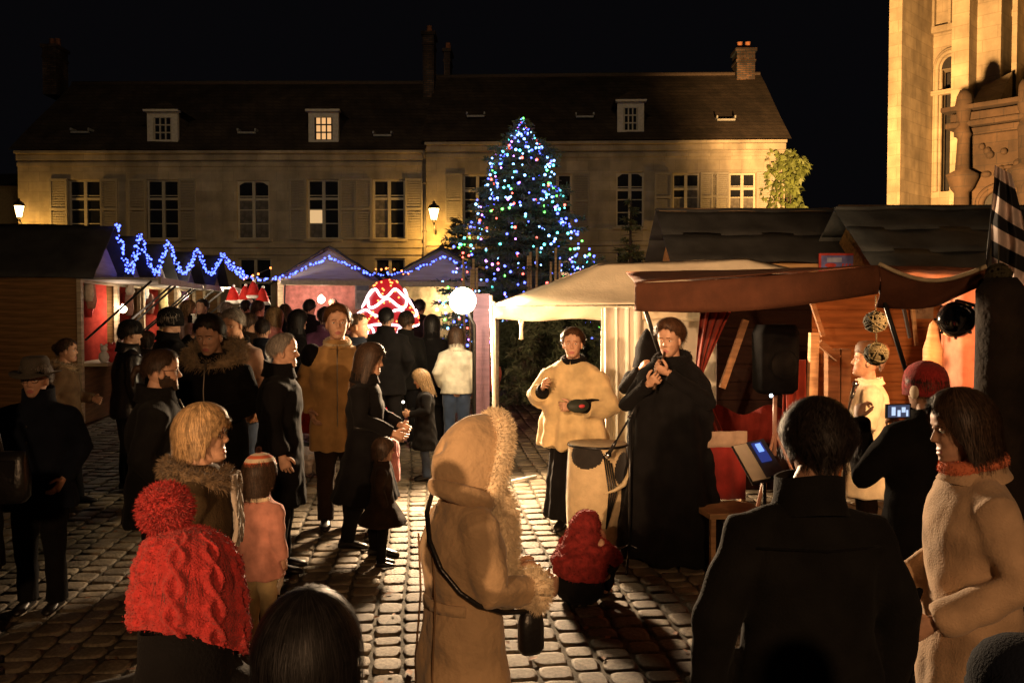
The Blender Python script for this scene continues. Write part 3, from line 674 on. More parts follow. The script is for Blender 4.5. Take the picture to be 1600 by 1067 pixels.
# ------------------------------------------------------------------ church (facade runs at 45 degrees, nearer on the right)
def church():
    O = Vector((13.55, 30.4, 0)); rz = -math.pi/4    # local x = along the facade to the right and nearer, local -y = out of the wall
    ca = math.sqrt(.5)
    def u_at(px, p):
        # world = O + u*(ca,-ca) + p*(-ca,-ca)
        k = (px-800)/FPX; return (k*(O.y-p*ca)-(O.x-p*ca))/(ca*(1+k))
    root = empty('church', O, rz, 'floodlit stone church with tall stepped buttresses and a carved porch', 'church')
    def blk(name, u0, u1, p, z0, z1, back=-.6, m=ASHLAR):
        k = MB(); k.box(((u0+u1)/2, -(p+back)/2, (z0+z1)/2), (u1-u0, p-back, z1-z0)); return k.build(name, m, root, False)
    # main wall with a lancet and string course
    uw0, uw1 = u_at(1400, 0), 14.0
    a0, a1 = u_at(1463, 0), u_at(1497, 0); zb, zs = 5.9, 9.9
    wl = facade(uw1-uw0, 0, 20, [(a0-uw0, a1-uw0, zb, zs)], .5); wl.v = [v+np.array([uw0, 0, 0]) for v in wl.v]
    wl.build('nave_wall', [ASHLAR, INSIDE], root, False)
    ar = MB(); uc = (a0+a1)/2; hw = (a1-a0)/2
    for r_, yy in ((1.0, .02), (1.22, -.10), (1.42, -.05)):
        pts = [(uc-hw*r_, yy, zb)]+[(uc-hw*r_*math.cos(t), yy, zs+hw*r_*1.25*math.sin(t)) for t in np.linspace(0, math.pi, 15)]+[(uc+hw*r_, yy, zb)]
        ar.tube(pts, .075, 6)
    ar.build('window_arch', ASHLAR, root)
    gp = MB(); gp.add([(uc+hw*math.cos(t), -.02, zs+hw*1.25*math.sin(t)) for t in np.linspace(0, math.pi, 15)], [tuple(range(15))]); gp.build('arch_head', INSIDE, root, False)
    blk('string_course', uw0, u_at(1482, .2), .18, 9.05, 9.2, 0)
    z65 = 1.92+(488-52)/FPX*26.5
    blk('string_course', u_at(1440, .2), uw1, .2, 11.1, 11.3, 0)
    for px in (1449, 1474): blk('colonnette', u_at(px, .15), u_at(px+4, .15), .17, 11.3, 20, 0)
    # stepped buttresses
    b1 = blk('buttress', u_at(1383, 2.6), u_at(1403, 2.6), 2.6, 0, 20)
    blk('buttress', u_at(1431, .55), u_at(1440, .55), .55, 0, 20)
    b2 = blk('buttress', u_at(1480, 1.9), u_at(1507, 1.9), 1.9, 0, 20)
    blk('buttress', u_at(1508, 1.2), u_at(1556, 1.2), 1.2, 0, 20)
    blk('buttress', u_at(1573, .9), u_at(1581, .9), .9, 0, 20)
    # weathering block under the middle buttress
    u0, u1 = u_at(1503, 2.6), u_at(1546, 2.9); k = MB()
    zt, zm, zl = 8.6, 7.55, 5.5
    k.add([(u0, -1.2, zt+.25), (u1, -1.2, zt+.55), (u0, -2.9, zm), (u1, -2.9, zm), (u0, -2.9, zl), (u1, -2.9, zl), (u0, -1.2, zl), (u1, -1.2, zl)], [(0, 1, 3, 2), (2, 3, 5, 4), (0, 2, 4, 6), (1, 7, 5, 3)])
    k.build('weathering', ASHLAR, root, False)
    # porch: carved stone with cornice, pinnacle and arch, shadow painted in as a darker tone
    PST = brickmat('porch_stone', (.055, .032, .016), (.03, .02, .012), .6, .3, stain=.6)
    pp = 4.1; ua, ub = u_at(1497, pp), 12.0
    ax, bx_ = u_at(1530, pp), u_at(1590, pp)
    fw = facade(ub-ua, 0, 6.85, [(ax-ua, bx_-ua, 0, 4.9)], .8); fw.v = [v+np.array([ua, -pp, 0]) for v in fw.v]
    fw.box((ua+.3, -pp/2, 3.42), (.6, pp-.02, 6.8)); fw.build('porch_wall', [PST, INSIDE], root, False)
    am = MB(); c_ = (ax+bx_)/2; r0 = (bx_-ax)/2
    for rr in (1.0, 1.15): am.tube([(c_-r0*rr*math.cos(t), -pp-.05, 4.9+r0*rr*math.sin(t)*.9) for t in np.linspace(0, math.pi, 17)], .09, 6)
    am.add([(c_+r0*math.cos(t), -pp-.012, 4.9+r0*.9*math.sin(t)) for t in np.linspace(0, math.pi, 17)], [tuple(range(17))], 1)
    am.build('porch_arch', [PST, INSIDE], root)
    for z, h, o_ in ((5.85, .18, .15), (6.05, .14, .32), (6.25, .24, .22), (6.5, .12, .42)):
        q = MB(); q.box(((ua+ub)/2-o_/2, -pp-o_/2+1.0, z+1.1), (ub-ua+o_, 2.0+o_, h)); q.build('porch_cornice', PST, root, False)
    for px in (1500, 1597):
        u = u_at(px, pp+.3); q = MB()
        q.lathe([(.22, 3.0), (.22, 4.7), (.30, 4.8), (.40, 5.1), (.42, 5.2), (.20, 5.35), (.16, 6.2), (.22, 6.3), (.20, 6.45), (.13, 6.6), (.17, 6.85), (.21, 7.15), (.20, 7.4), (.1, 7.55), (0, 7.57)], (u, -pp-.25, .55), 10)
        n = np.concatenate(q.v); q.v = [n*1+(wob(n, 14, 5)*.03)[:, None]*np.array([1, 1, 0])]
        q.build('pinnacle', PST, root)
    for i in range(26):
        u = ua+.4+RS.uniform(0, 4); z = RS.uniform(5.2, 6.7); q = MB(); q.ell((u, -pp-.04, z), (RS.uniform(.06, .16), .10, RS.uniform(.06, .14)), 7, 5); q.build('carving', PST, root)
church()
# ------------------------------------------------------------------ market huts
PLANK = woodh('hut_plank', (.155, .082, .030), .3); PLANKV = wood('hut_post', (.34, .27, .18)); PALE = woodh('pale_gable_board', (.42, .38, .34), .15)
def planks(parent, x0, x1, z0, z1, y, n, m, axis='x', th=.025, seed=1):
    """horizontal boards, each its own object; axis x: wall along x at y, axis y: wall along y at x=y"""
    if axis == 'y':
        c0 = list(m.node_tree.nodes['Color Ramp'].color_ramp.elements); c1 = [(a+b)/2 for a, b in zip(c0[0].color, c0[1].color)][:3]
        m = mat(m.name+'_lengthwise', c1, .8, .4, 3, .3, 16, stretch=(5, .7, 9), spec=.12)
    r = random.Random(seed); h = (z1-z0)/n; key = ('plank', round(x1-x0, 2), round(h, 3), th, m.name, axis)
    if key not in PANE:
        k = MB(); L = x1-x0; sy = th
        V = [(a, b, c) for a in (-L/2, L/2) for b, c in ((-sy/2, -h/2+.006), (-sy/2+.008, -h/2-.001), (sy/2, -h/2-.001), (sy/2, h/2+.001), (-sy/2+.008, h/2+.001), (-sy/2, h/2-.006))]
        F = [(0, 1, 2, 3, 4, 5), (11, 10, 9, 8, 7, 6)]+[(i, 6+i, 6+(i+1) % 6, (i+1) % 6) for i in range(6)]
        k.add(V, F)
        if axis == 'y': k.xf(Matrix.Rotation(math.pi/2, 4, 'Z'))
        PANE[key] = k.mesh('plank', m, False)
    for i in range(n):
        c = ((x0+x1)/2, y+r.uniform(-.006, .006), z0+h*(i+.5)) if axis == 'x' else (y+r.uniform(-.006, .006), (x0+x1)/2, z0+h*(i+.5))
        link('plank', PANE[key], parent, c, (r.uniform(-.004, .004), 0, 0) if axis == 'x' else (0, r.uniform(-.004, .004), 0))
GARL = glow('blue_bulb', (.06, .10, 1), 8); ORB = glow('orange_bulb', (1, .22, .05), 6); WHB = glow('white_bulb', (1, .85, .6), 10)
def garland(path, label, bulb=GARL, per=.10, r=.022, group='blue light garlands on the huts', parent=None, jit=.05, seed=2, cable=True):
    rs = random.Random(seed); path = [Vector(p) for p in path]; c = MB(); c.tube(path, .007, 4)
    o = c.build('light_garland', BLACK, parent); tag(o, label, 'light garland', group)
    b = MB()
    for p, q in zip(path[:-1], path[1:]):
        n = max(1, int((q-p).length/per))
        for i in range(n):
            t = p.lerp(q, (i+rs.random()*.8)/n)+Vector((rs.uniform(-jit, jit), rs.uniform(-jit, jit), rs.uniform(-jit, jit))); rr = r*rs.uniform(.65, 1.25)
            b.ell(t, (rr, rr, rr), 6, 4)
    k = b.build('bulbs', bulb, o); k['kind'] = 'stuff'; return o
def sag(a, b, s, n=8): a, b = Vector(a), Vector(b); return [a.lerp(b, i/n)-Vector((0, 0, 4*s*(i/n)*(1-i/n))) for i in range(n+1)]
def hut(label, x, y, rz, W=2.0, D=2.4, ze=2.42, zr=3.28, flap=True, wallm=PLANK, roofm=FELT, gable=PALE, drape=None, over=.25, nside=9, group='wooden market huts', z=None, backcloth=None):
    """front at local y=0 facing -y, ridge along y"""
    root = empty('market_hut', (x, y, ground(y) if z is None else z), rz, label, 'market hut', group)
    for s in (-1, 1): planks(root, .0, D, .05, ze-.03, s*(W/2-.02), nside, wallm, 'y', seed=s+3)
    planks(root, -W/2+.04, W/2-.04, .05, ze-.03, D-.02, nside, wallm, 'x', seed=9)
    planks(root, -W/2+.04, W/2-.04, .05, .95, .03, 4, wallm, 'x', seed=5)
    k = MB()
    for s in (-1, 1): k.box((s*(W/2-.05), -.035, ze/2), (.12, .06, ze))
    k.box((0, -.03, ze-.08), (W-.24, .07, .16)); k.build('front_frame', PLANKV, root, False)
    g = MB(); g.add([(-W/2, -.05, ze), (W/2, -.05, ze), (W/2, -.02, ze), (-W/2, -.02, ze), (0, -.05, zr-.05), (0, -.02, zr-.05)], [(0, 1, 4), (3, 5, 2), (0, 4, 5, 3), (1, 2, 5, 4), (0, 3, 2, 1)]); g.build('gable', gable, root, False)
    g = MB(); g.add([(-W/2, D, ze), (W/2, D, ze), (0, D, zr-.05)], [(0, 1, 2)]); g.build('gable', wallm, root, False)
    sl = (zr-ze)/(W/2)
    for s in (-1, 1):
        r = MB(); e = .16
        for j in range(1):
            G = [[(s*(W/2+e)*(1-i/8), yy, zr-sl*(W/2+e)*(1-i/8)+.03+.012*math.sin(i*2.2+yy*3)) for i in range(9)] for yy in np.linspace(-over-.02, D+.15, 9)]
            r.grid(G)
        r.build('roof_sheet', roofm, root, True, .03)
    c = MB(); c.box((0, -.16, .98), (W-.1, .5, .05)); c.build('counter', PLANKV, root, False)
    if flap:
        f = MB(); f.box((0, -.62, ze-.10), (W-.06, 1.15, .035)); f.box((0, -1.19, ze-.13), (W-.06, .04, .10)); fo = f.build('awning_flap', mat('flap_board', (.30, .27, .25), .7), root, False)
        for s in (-1, 1):
            q = MB(); q.beam((s*(W/2-.12), -.08, 1.35), (s*(W/2-.12), -1.05, ze-.13), .03); q.build('strut', BLACK, root, False)
    if drape:
        q = MB(); q.grid([[(W/2-.10+.03*math.sin(i*1.3+zz), .12+(D-.4)*i/30, zz) for i in range(31)] for zz in np.linspace(.9, ze-.1, 6)]); q.build('drape', drape, root)
    if backcloth:
        q = MB(); q.grid([[(-W/2+.08+(W-.16)*i/24, D*.55+.03*math.sin(i*1.7), zz) for i in range(25)] for zz in np.linspace(.95, ze-.1, 5)]); q.build('back_cloth', backcloth, root)
    return root
REDD = cloth('red_drape', (.42, .05, .035)); REDC = cloth('red_cloth', (.22, .02, .016))
HUTY = [14.4, 16.3, 18.2, 20.4, 22.5]; HX = -6.42; HXS = [-6.40, -6.80, -7.02, -7.2, -7.3]
desc = ['nearest dark plank hut filling the picture edge, blue bulbs on its ridge end', 'second hut of the row behind the dark plank hut, white gable under blue bulbs', 'third hut of the receding row with lamps under its gable', 'fourth hut of the receding row hung with Santa hats', 'last small hut of the receding row before the house']
for i, y in enumerate(HUTY):
    W_ = 1.95; HX = HXS[i]-.28; g_ = ground(y); zt_ = (3.32, 3.32, 3.32, 3.31, 3.36)[i]
    ox, rz_ = HXS[i]-.26, R(98); hut(desc[i], ox, y, rz_, W_, 3.6 if i == 0 else 2.6, 2.50-g_*.8, zt_-g_-.05, drape=REDD if i < 3 else None, nside=11, over=.27)
    zr = zt_-.0; ze = g_+2.46-g_*.8
    def lw(lx, z): return (ox+lx*math.cos(rz_)+.29*math.sin(rz_), y+lx*math.sin(rz_)-.29*math.cos(rz_), z)
    pts = [lw(-.98, ze), lw(-.5, ze+(zr-ze)*.5), lw(0, zr+.03), lw(.5, ze+(zr-ze)*.5), lw(.98, ze-.02)]
    if i == 0: pts = [lw(0, zr+.06), lw(.06, zr-.35), lw(.12, zr-.6), lw(.5, ze+.1), lw(.98, ze)]
    if i < 4:
        nx_, ny_, nz_ = HXS[i+1]-.26, HUTY[i+1], (3.32, 3.32, 3.32, 3.31, 3.36)[i+1]; b_ = Vector((nx_+.29*math.sin(rz_), ny_-.29*math.cos(rz_), nz_+.03))
    else: b_ = P(385, 432, 21.5)
    a_ = Vector(lw(0, zr+.04)); vz = P(0, 428, y+1).z; v_ = a_.lerp(b_, .46); v_.z = vz; v_.x += .05
    pts = [a_, a_.lerp(v_, .35)+Vector((.0, 0, -.07)), a_.lerp(v_, .7)+Vector((.0, 0, -.09)), v_, v_.lerp(b_, .3)+Vector((0, 0, -.06)), v_.lerp(b_, .65)+Vector((0, 0, -.07)), b_]
    garland(pts, ['blue bulbs hanging down the ridge end of the dark plank hut', 'blue bulbs over the white gable of the second hut', 'blue bulbs edging the third gable of the row', 'blue bulbs edging the fourth gable of the row', 'blue bulbs swagged from the last gable of the row'][i], per=.028, jit=.045, r=.018, seed=i)
hut('corner hut facing the square, blue bulbs along its wide pale gable', X(514, 20.6), 20.6, R(16), 2.25, 3.0, 2.42, 3.12, flap=True, backcloth=cloth('rose_back_cloth', (.62, .34, .30)))
hut('hut behind the red lit bell with a dim brown gable', X(690, 21.5), 21.5, R(4), 2.6, 2.6, 2.4, 3.15, backcloth=cloth('buff_back_cloth', (.62, .48, .30)))
gz = lambda px, py, y: P(px, py, y)
garland([gz(355, 405, 20), gz(385, 432, 20), gz(415, 438, 20), gz(455, 430, 20), gz(485, 415, 20), gz(515, 402, 20), gz(545, 416, 20), gz(580, 428, 20)], 'blue bulbs along the pale gable of the corner hut', per=.045, jit=.03, r=.024, seed=11)
garland([gz(580, 428, 20.4), gz(620, 428, 20.6), gz(655, 420, 20.8), gz(692, 401, 20.9), gz(730, 418, 20.9)], 'blue bulbs sagging from the corner hut towards the Christmas tree', per=.06, jit=.03, r=.022, seed=12)
garland([gz(378, 440, 20.3), gz(402, 428, 20.4), gz(424, 419, 20.4)], 'short orange garland left of the corner hut gable', ORB, .12, .022, 'orange light garlands', seed=13)
garland([gz(585, 424, 20.2), gz(600, 417, 20.2), gz(618, 424, 20.2), gz(640, 428, 20.2)], 'orange bulbs just above the red lit bell', ORB, .08, .022, 'orange light garlands', seed=14)
garland([gz(1062, 404, 19), gz(1075, 398, 19), gz(1090, 402, 19), gz(1106, 396, 16), gz(1118, 400, 14)], 'blue bulbs peeping over the cream tent roof', per=.09, jit=.02, r=.02, seed=15)
# hut lights
for px, py, y, pw, col in ((192, 483, 15.2, 26, (1, .72, .5)), (300, 470, 18.0, 90, (1, .78, .5)), (372, 458, 19.6, 130, (1, .80, .52)), (505, 462, 21.0, 80, (1, .50, .38)), (690, 470, 22.6, 42, (1, .72, .38)), (430, 470, 19.6, 24, (1, .8, .55))):
    p = P(px, py, y); point('hut_lamp_light', p+Vector((0, -.12, .0)), pw, col, .07)
BULB = glow('bare_bulb_glass', (1, .82, .55), 22, True)
for px, py, y, r, lb in ((192, 483, 15.35, .065, 'bare bulb glowing against the red drape of the near hut'), (224, 438, 17.6, .05, 'bright lamp under the gable of the second hut'), (240, 438, 18.2, .05, 'bright lamp under the gable of the third hut'), (502, 468, 20.0, .085, 'round white lamp shining in the corner hut opening')):
    o = MB(); o.ell((0, 0, 0), (r, r, r), 12, 8); o.tube([(0, 0, r*.9), (0, 0, r+.02)], r*.3, 8)
    q = o.build('bare_bulb', BULB); q.location = P(px, py, y); tag(q, lb, 'lamp', 'bare lamps in the huts')
# goods in the huts
GC = [mat('goods_%d' % i, c, .6, .2) for i, c in enumerate([(.6, .58, .55), (.5, .05, .05), (.55, .3, .25), (.5, .42, .2), (.2, .1, .2), (.1, .2, .3), (.65, .55, .45)])]
def toy(m, c, r, rng):
    m.ell(c, (r, r*.8, r*1.1), 8, 6); m.ell((c[0], c[1], c[2]+r*1.5), (r*.7, r*.65, r*.65), 8, 6)
    for s in (-1, 1): m.ell((c[0]+s*r*.45, c[1], c[2]+r*2.1), (r*.25, r*.15, r*.3), 6, 4)
rng = random.Random(5)
for i, (hy, n) in enumerate(((14.4, 9), (16.3, 6), (18.2, 8), (20.4, 9))):
    for j in range(n):
        m = MB(); r = rng.uniform(.06, .10); toy(m, (0, 0, r*1.05), r, rng)
        o = m.build('soft_toy', GC[[0, 1, 0, 6, 0, 2, 1, 6][(j+i) % 8]]); o.location = (HXS[i]+.05+rng.uniform(0, .2), hy-.8+1.6*j/n, ground(hy)+1.005)
        tag(o, 'small plush toy standing on the counter of a market hut', 'plush toy', 'plush toys on the hut counters')
    for j in range(8):
        m = MB(); hgt = rng.uniform(.2, .45); m.loft([ellring((0, 0, -z), a, b, 10) for z, a, b in ((0, .02, .02), (.04, .07, .03), (hgt*.7, .09, .04), (hgt, .06, .02))])
        o = m.build('hanging_garment', GC[(j*3+i) % 7]); o.location = (HXS[i]-rng.uniform(.15, .9), hy-.85+1.7*(j+.5)/8, ground(hy)+2.3-rng.uniform(0, .25))
        tag(o, 'small knitted ware hanging from a rail inside a market hut', 'knitted ware', 'wares hanging in the huts')
for i, (px, py) in enumerate(((364, 463), (383, 462), (396, 455), (410, 465))):
    y = 19.3; p = P(px, py+9, y); t = empty('santa_hat', p, 0, ['red Santa hat hanging at the outer end of the row, nearest the bright hut', 'wide slumped red Santa hat, second in the hanging row', 'tall red Santa hat, third in the hanging row', 'red Santa hat with a clear white brim, last of the hanging row'][i], 'Santa hat', 'Santa hats hanging in a row')
    m = MB(); m.lathe([(.15, 0), (.13, .10), (.08, .24), (.03, .33), (0, .34)], n=14); m.build('cap', mat('santa_red', (.45, .02, .015), .9), t)
    m = MB(); m.lathe([(.15, -.035), (.172, .0), (.165, .03), (.13, .04)], n=14); m.ell((.02, 0, .35), (.035, .035, .035), 8, 6); m.build('fur_brim', mat('santa_white', (.75, .72, .68), .95), t)
# poster on corner hut
p = P(566, 462, 20.15); m = MB(); m.box((0, 0, 0), (.32, .012, .62)); m.box((0, -.008, .17), (.26, .006, .10), 0, 1); m.box((0, -.008, -.05), (.24, .006, .22), 0, 2)
o = m.build('poster', [mat('poster_paper', (.55, .56, .62), .7), mat('poster_print', (.25, .3, .45), .7), mat('poster_print_pale', (.42, .44, .5), .7)], None, False); o.location = p; o.rotation_euler.z = R(16); tag(o, 'pale blue paper poster on the post of the corner hut', 'poster')
# side-on huts to the right
def sidehut(label, x0, x1, y, ze, zr, D, wallm, strips):
    g = ground(y); root = empty('market_hut', (x0, y, g), 0, label, 'market hut', 'wooden market huts'); L = x1-x0; ze -= g; zr -= g
    planks(root, 0, L, .05, ze, .0, 12, wallm, 'x', seed=4)
    for a in (0, L): planks(root, 0, D, .05, ze, a, 12, wallm, 'y', seed=6)
    for a in (.01, L-.01):
        q = MB(); q.add([(a, 0, ze), (a, D, ze), (a, D/2, zr-.03)], [(0, 1, 2)]); q.build('gable', wallm, root, False)
    for s in (0, 1):
        for k in range(strips):
            r = MB(); f0, f1 = k/strips, (k+1)/strips+.04
            def pt(f, i):
                yy = -.3+(D/2+.3)*f; zz = ze-.12+(zr-ze+.12)*f
                return (L*i/18+(-.25 if i == 0 else .12 if i == 18 else 0), yy if s == 0 else D-yy, zz+.03*(strips-k)/strips+.035*k*0+.012*math.sin(i*1.1+k*2)+.02*(1-((f-f0)/(f1-f0))))
            r.grid([[pt(f0+(f1-f0)*j/4, i) for i in range(19)] for j in range(5)]); r.build('roof_sheet', [FELT, mat('grey_tarpaulin', (.12, .125, .12), .55, .35, 3, .5, 14)][1 if strips > 2 else 0], root, True, .02)
    q = MB(); q.tube([(-.2, D/2, zr+.04), (L+.1, D/2, zr+.04)], .035, 6); q.build('ridge_cap', mat('ridge_felt', (.14, .09, .05), .8), root)
    f = MB(); f.box((L/2, -.27, ze-.16), (L+.2, .03, .13)); f.build('fascia', woodh('fascia_board', (.45, .27, .12)), root, False)
    return root
sidehut('dark felt roofed hut with a blue and red sign below its eave', 2.42, 5.75, 12.6, 2.68, 3.42, 2.0, woodh('amber_plank', (.40, .22, .08)), 2)
sidehut('grey tarpaulin roofed hut behind the striped flag', 4.62, 8.2, 11.0, 2.42, 3.30, 2.4, woodh('amber_plank', (.40, .22, .08)), 3)
t = empty('hut_sign', P(1326, 411, 12.2), 0, 'long blue sign with red frame and red lettering under the dark hut roof', 'sign')
m = MB(); m.box((0, 0, 0), (.76, .03, .22)); m.build('board', mat('sign_blue', (.16, .17, .42), .5), t, False)
m = MB(); sr = mat('sign_red', (.50, .06, .05), .5)
for s in (-1, 1): m.box((0, -.01, s*.115), (.82, .03, .03)); m.box((s*.395, -.01, 0), (.03, .029, .20))
m.build('frame', sr, t, False)
m = MB()
for i in range(9): m.box((-.08+i*.048, -.017, -.045), (.030, .004, .07), m=0); m.box((-.08+i*.048+.006, -.0175, -.045), (.012, .006, .03), m=1)
m.ell((-.25, -.016, -.03), (.08, .004, .03), 10, 6, 0); m.box((-.2, -.017, .04), (.2, .004, .06), m=2); m.build('lettering', [sr, mat('sign_blue', (.16, .17, .42)), mat('sign_pale', (.38, .42, .62), .5)], t, False)
for i in range(5):
    m = MB(); m.loft([ellring((0, 0, -z), a, .03, 10) for z, a in ((0, .02), (.05, .09), (.4, .11), (.7, .10))]); o = m.build('hanging_garment', [GC[2], GC[6], GC[2], GC[0], GC[5]][i]); o.location = P(1380+12*i, 423, 10.6)
    tag(o, 'pale garment hanging under the grey tarpaulin roof', 'knitted ware', 'wares hanging in the huts')
# ------------------------------------------------------------------ trees
NEEDLE = mat('fir_needles', (.10, .13, .075), .7, .5, 4); BARK = mat('bark', (.06, .042, .028), .95, .4)
DULLN = mat('dull_needles', (.085, .075, .035), .75, .5, 4)
def fir(label, x, y, H, Rb, n=170, group='firs on the square', m=NEEDLE, bare=0.0, seed=1, zb=None, tw=13, name='fir_tree', L=.11, prof=None):
    rs = np.random.RandomState(seed); root = empty(name, (x, y, ground(y) if zb is None else zb), rs.uniform(0, 6), label, 'tree', group)
    t = MB(); t.tube([(0, 0, -.05), (.01, 0, H*.4), (0, .01, H*.8), (0, 0, H)], [.03*H**.8, .022*H**.8, .010*H**.8, .004], 9); tips = []
    c = MB(); P0 = []; N0 = []
    for i in range(n):
        f = (i+.5)/n; z = H*(.06+.92*f**.92); r = (Rb*(1-((z/H-.06)/.94))**.85 if not prof else float(np.interp(H-z, *prof)))*rs.uniform(.5, 1.16); a = i*2.39996+rs.uniform(-.3, .3)
        if r < .05: r = .06
        b = np.array([0, 0, z]); d = np.array([math.cos(a), math.sin(a), 0]); up = rs.uniform(-.05, .25)
        pts = [b+d*r*s+np.array([0, 0, r*(up*s-.22*s*s+.12*s**3)]) for s in np.linspace(0, 1, 5)]
        t.tube([tuple(p) for p in pts], [.014, .011, .008, .006, .003], 4); tips.append(pts[-1])
        if rs.uniform() < bare*(z/H): continue
        for s in np.linspace(.15, 1, max(4, int(tw*r/Rb)+3)):
            p = b+d*r*s+np.array([0, 0, r*(up*s-.22*s*s+.12*s**3)]); k = 9
            sd = np.cross(d, [0, 0, 1]); ln = r*.30*(1.15-s)+.07
            for sg in (-1, 1):
                q = rs.uniform(0, 1, k)[:, None]; pp = p+(sd*sg+d*.5)*ln*q+rs.normal(size=(k, 3))*.02; P0.append(pp); N0.append(np.tile(sd*sg*.6+d*.6, (k, 1)))
    P0 = np.concatenate(P0); N0 = np.concatenate(N0); tufts(c, P0, N0, L, .030, 0, .15, .55, rs=rs)
    t.build('trunk', BARK, root); c.build('crown', m, root, False)
    return root
TX, TY, TH = X(816, 21.5), 21.5, 6.2
TPROF = ((0, .3, .9, 1.8, 2.5, 3.3, 4.2, 6.5), (.04, .22, .75, 1.05, 1.38, 1.75, 2.05, 2.15))
fir('tall Christmas tree on the square covered in coloured bulbs', TX, TY, TH+.1, 2.1, 330, seed=3, m=NEEDLE, tw=15, prof=TPROF)
rs = np.random.RandomState(9); cols = [('ice_blue_bulb', (.20, .45, 1), .28), ('deep_blue_bulb', (.08, .11, 1), .36), ('cyan_bulb', (.10, .8, .75), .08), ('green_bulb', (.12, .9, .10), .09), ('red_bulb', (1, .10, .07), .11), ('violet_bulb', (.6, .2, 1), .08)]
root = empty('light_string', (TX, TY, ground(TY)), 0, 'string of small multicoloured bulbs wound over the Christmas tree', 'light string')
bs = [MB() for _ in cols]; wire = []
for i in range(900):
    f = rs.uniform(0, 1)**1.25 if i > 30 else rs.uniform(.8, 1); z = TH*(.06+.95*f); r = float(np.interp(TH-z, *TPROF))*rs.uniform(.70, 1.08); a = rs.uniform(0, 2*math.pi) if i % 4 else rs.uniform(math.pi, 2*math.pi)
    if z < 1: continue
    b = bs[rs.choice(len(cols), p=[c[2] for c in cols])]; rr = rs.uniform(.018, .034); b.ell((r*math.cos(a), r*math.sin(a), z-.1*r), (rr, rr, rr), 6, 4)
for b, (nm, cl, _) in zip(bs, cols): o = b.build('bulbs', glow(nm, cl, 8), root); o['kind'] = 'stuff'
wm = MB(); wm.tube([(float(np.interp(TH*(.94-.94*f), *TPROF))*math.cos(f*50), float(np.interp(TH*(.94-.94*f), *TPROF))*math.sin(f*50), TH*(.06+.94*f)) for f in np.linspace(0, 1, 260)], .006, 4); wm.build('wire', BLACK, root)
fir('slim fir with a bare top standing before the arched window', X(985, 25), 25, 4.75, 1.0, 80, bare=.75, seed=5, m=mat('pale_fir_needles', (.10, .11, .045), .75, .5, 4), tw=10)
fir('sparse brownish fir beside the glowing wall lantern', X(716, 24), 24, 4.2, 1.25, 90, bare=.4, seed=6, m=DULLN, tw=10)
fir('dark bushy fir under the open side of the cream tent', X(850, 15.6), 15.6, 2.15, .95, 80, seed=7)
fir('low dark fir behind the cream musician', X(900, 16.8), 16.8, 2.3, 1.0, 80, seed=8)
fir('dark fir between the pink child and the tent opening', X(806, 17.8), 17.8, 1.9, .8, 70, seed=10)
# pale stakes round the tree
for i, px in enumerate((824, 830, 836, 858, 866, 872, 728, 733, 742, 748)):
    m = MB(); hgt = 2.0+.35*random.random(); m.beam((0, 0, -.02), (random.uniform(-.06, .06), 0, hgt+ (.75 if px > 800 else .6)), .05); o = m.build('stake', woodh('stake_wood', (.5, .36, .2))); o.location = (X(px, 19.6), 19.6, ground(19.6)); tag(o, 'pale split wooden stake standing before the Christmas tree', 'stake', 'stakes round the Christmas tree')
# ivy on the house corner
r = np.random.RandomState(4); root = empty('ivy', (X(1222, 29.6), 29.6, ground(29)), 0, 'ivy climbing the gable corner of the house, lit yellow from below', 'climbing plant')
q = MB(); pts = []
for i in range(64):
    c = np.array([r.normal()*.27-.02, r.normal()*.2, r.uniform(.8, 6.7)]); c[0] *= 1.1 if c[2] < 5.5 else .75; n_ = 60; p = r.normal(size=(n_, 3)); p /= np.linalg.norm(p, axis=1)[:, None]; pts.append(np.c_[c+p*r.uniform(.15, .32), p])
pts = np.concatenate(pts); tufts(q, pts[:, :3], pts[:, 3:], .17, .13, 0, .5, .8, rs=r); q.build('foliage', mat('ivy_leaf', (.075, .095, .022), .6, .6, 3), root, False)
q = MB()
for k in range(5): q.tube([(.15*k-.3, .1, 0), (.1*k-.2, .05, 2.2), (.12*k-.2, 0, 4.4), (.1*k-.25, 0, 6.6)], [.04, .03, .02, .008], 5)
q.build('stem', BARK, root)

# ------------------------------------------------------------------ cream tent
CANV = mat('cream_canvas', (.80, .68, .50), .85, .10, 5, .25, 35); CANV.node_tree.nodes['Principled BSDF'].inputs['Transmission Weight'].default_value = 0
WHITE = mat('white_cloth', (.86, .80, .68), .85, .06, 6, .2, 30)
BROWN = mat('brown_canvas', (.088, .030, .013), .85, .25, 6, .3, 60)
tent = empty('canvas_tent', (0, 0, 0), 0, 'cream canvas tent with a hipped roof beside the brown stage awning', 'tent')
A0 = Vector((-.22, 10.0, 1.99)); A1 = Vector((2.55, 9.75, 2.0)); B0 = Vector((-.22, 12.4, 2.05)); B1 = Vector((4.6, 12.4, 2.05)); A2 = Vector((4.6, 9.75, 2.05))
R0 = P(938, 412, 11.05); R1 = P(1166, 404, 11.05)
def patch(a, b, c, d, name, sagv, n=14, parent=tent, m=CANV, seed=0):
    G = []
    for i in range(n+1):
        row = []
        for j in range(n+1):
            u, v = i/n, j/n; p = (a.lerp(b, u)).lerp(d.lerp(c, u), v); s = math.sin(math.pi*u)*math.sin(math.pi*v)
            row.append(list(p-Vector((0, 0, sagv*s))+Vector((0, 0, .014*math.sin(u*9+v*6+seed)+.008*math.sin(u*23-v*13)))*min(1, 6*min(v, 1-v, u, 1-u)+.15)))
        G.append(row)
    k = MB(); k.grid(G); return k.build(name, m, parent, True, .006)
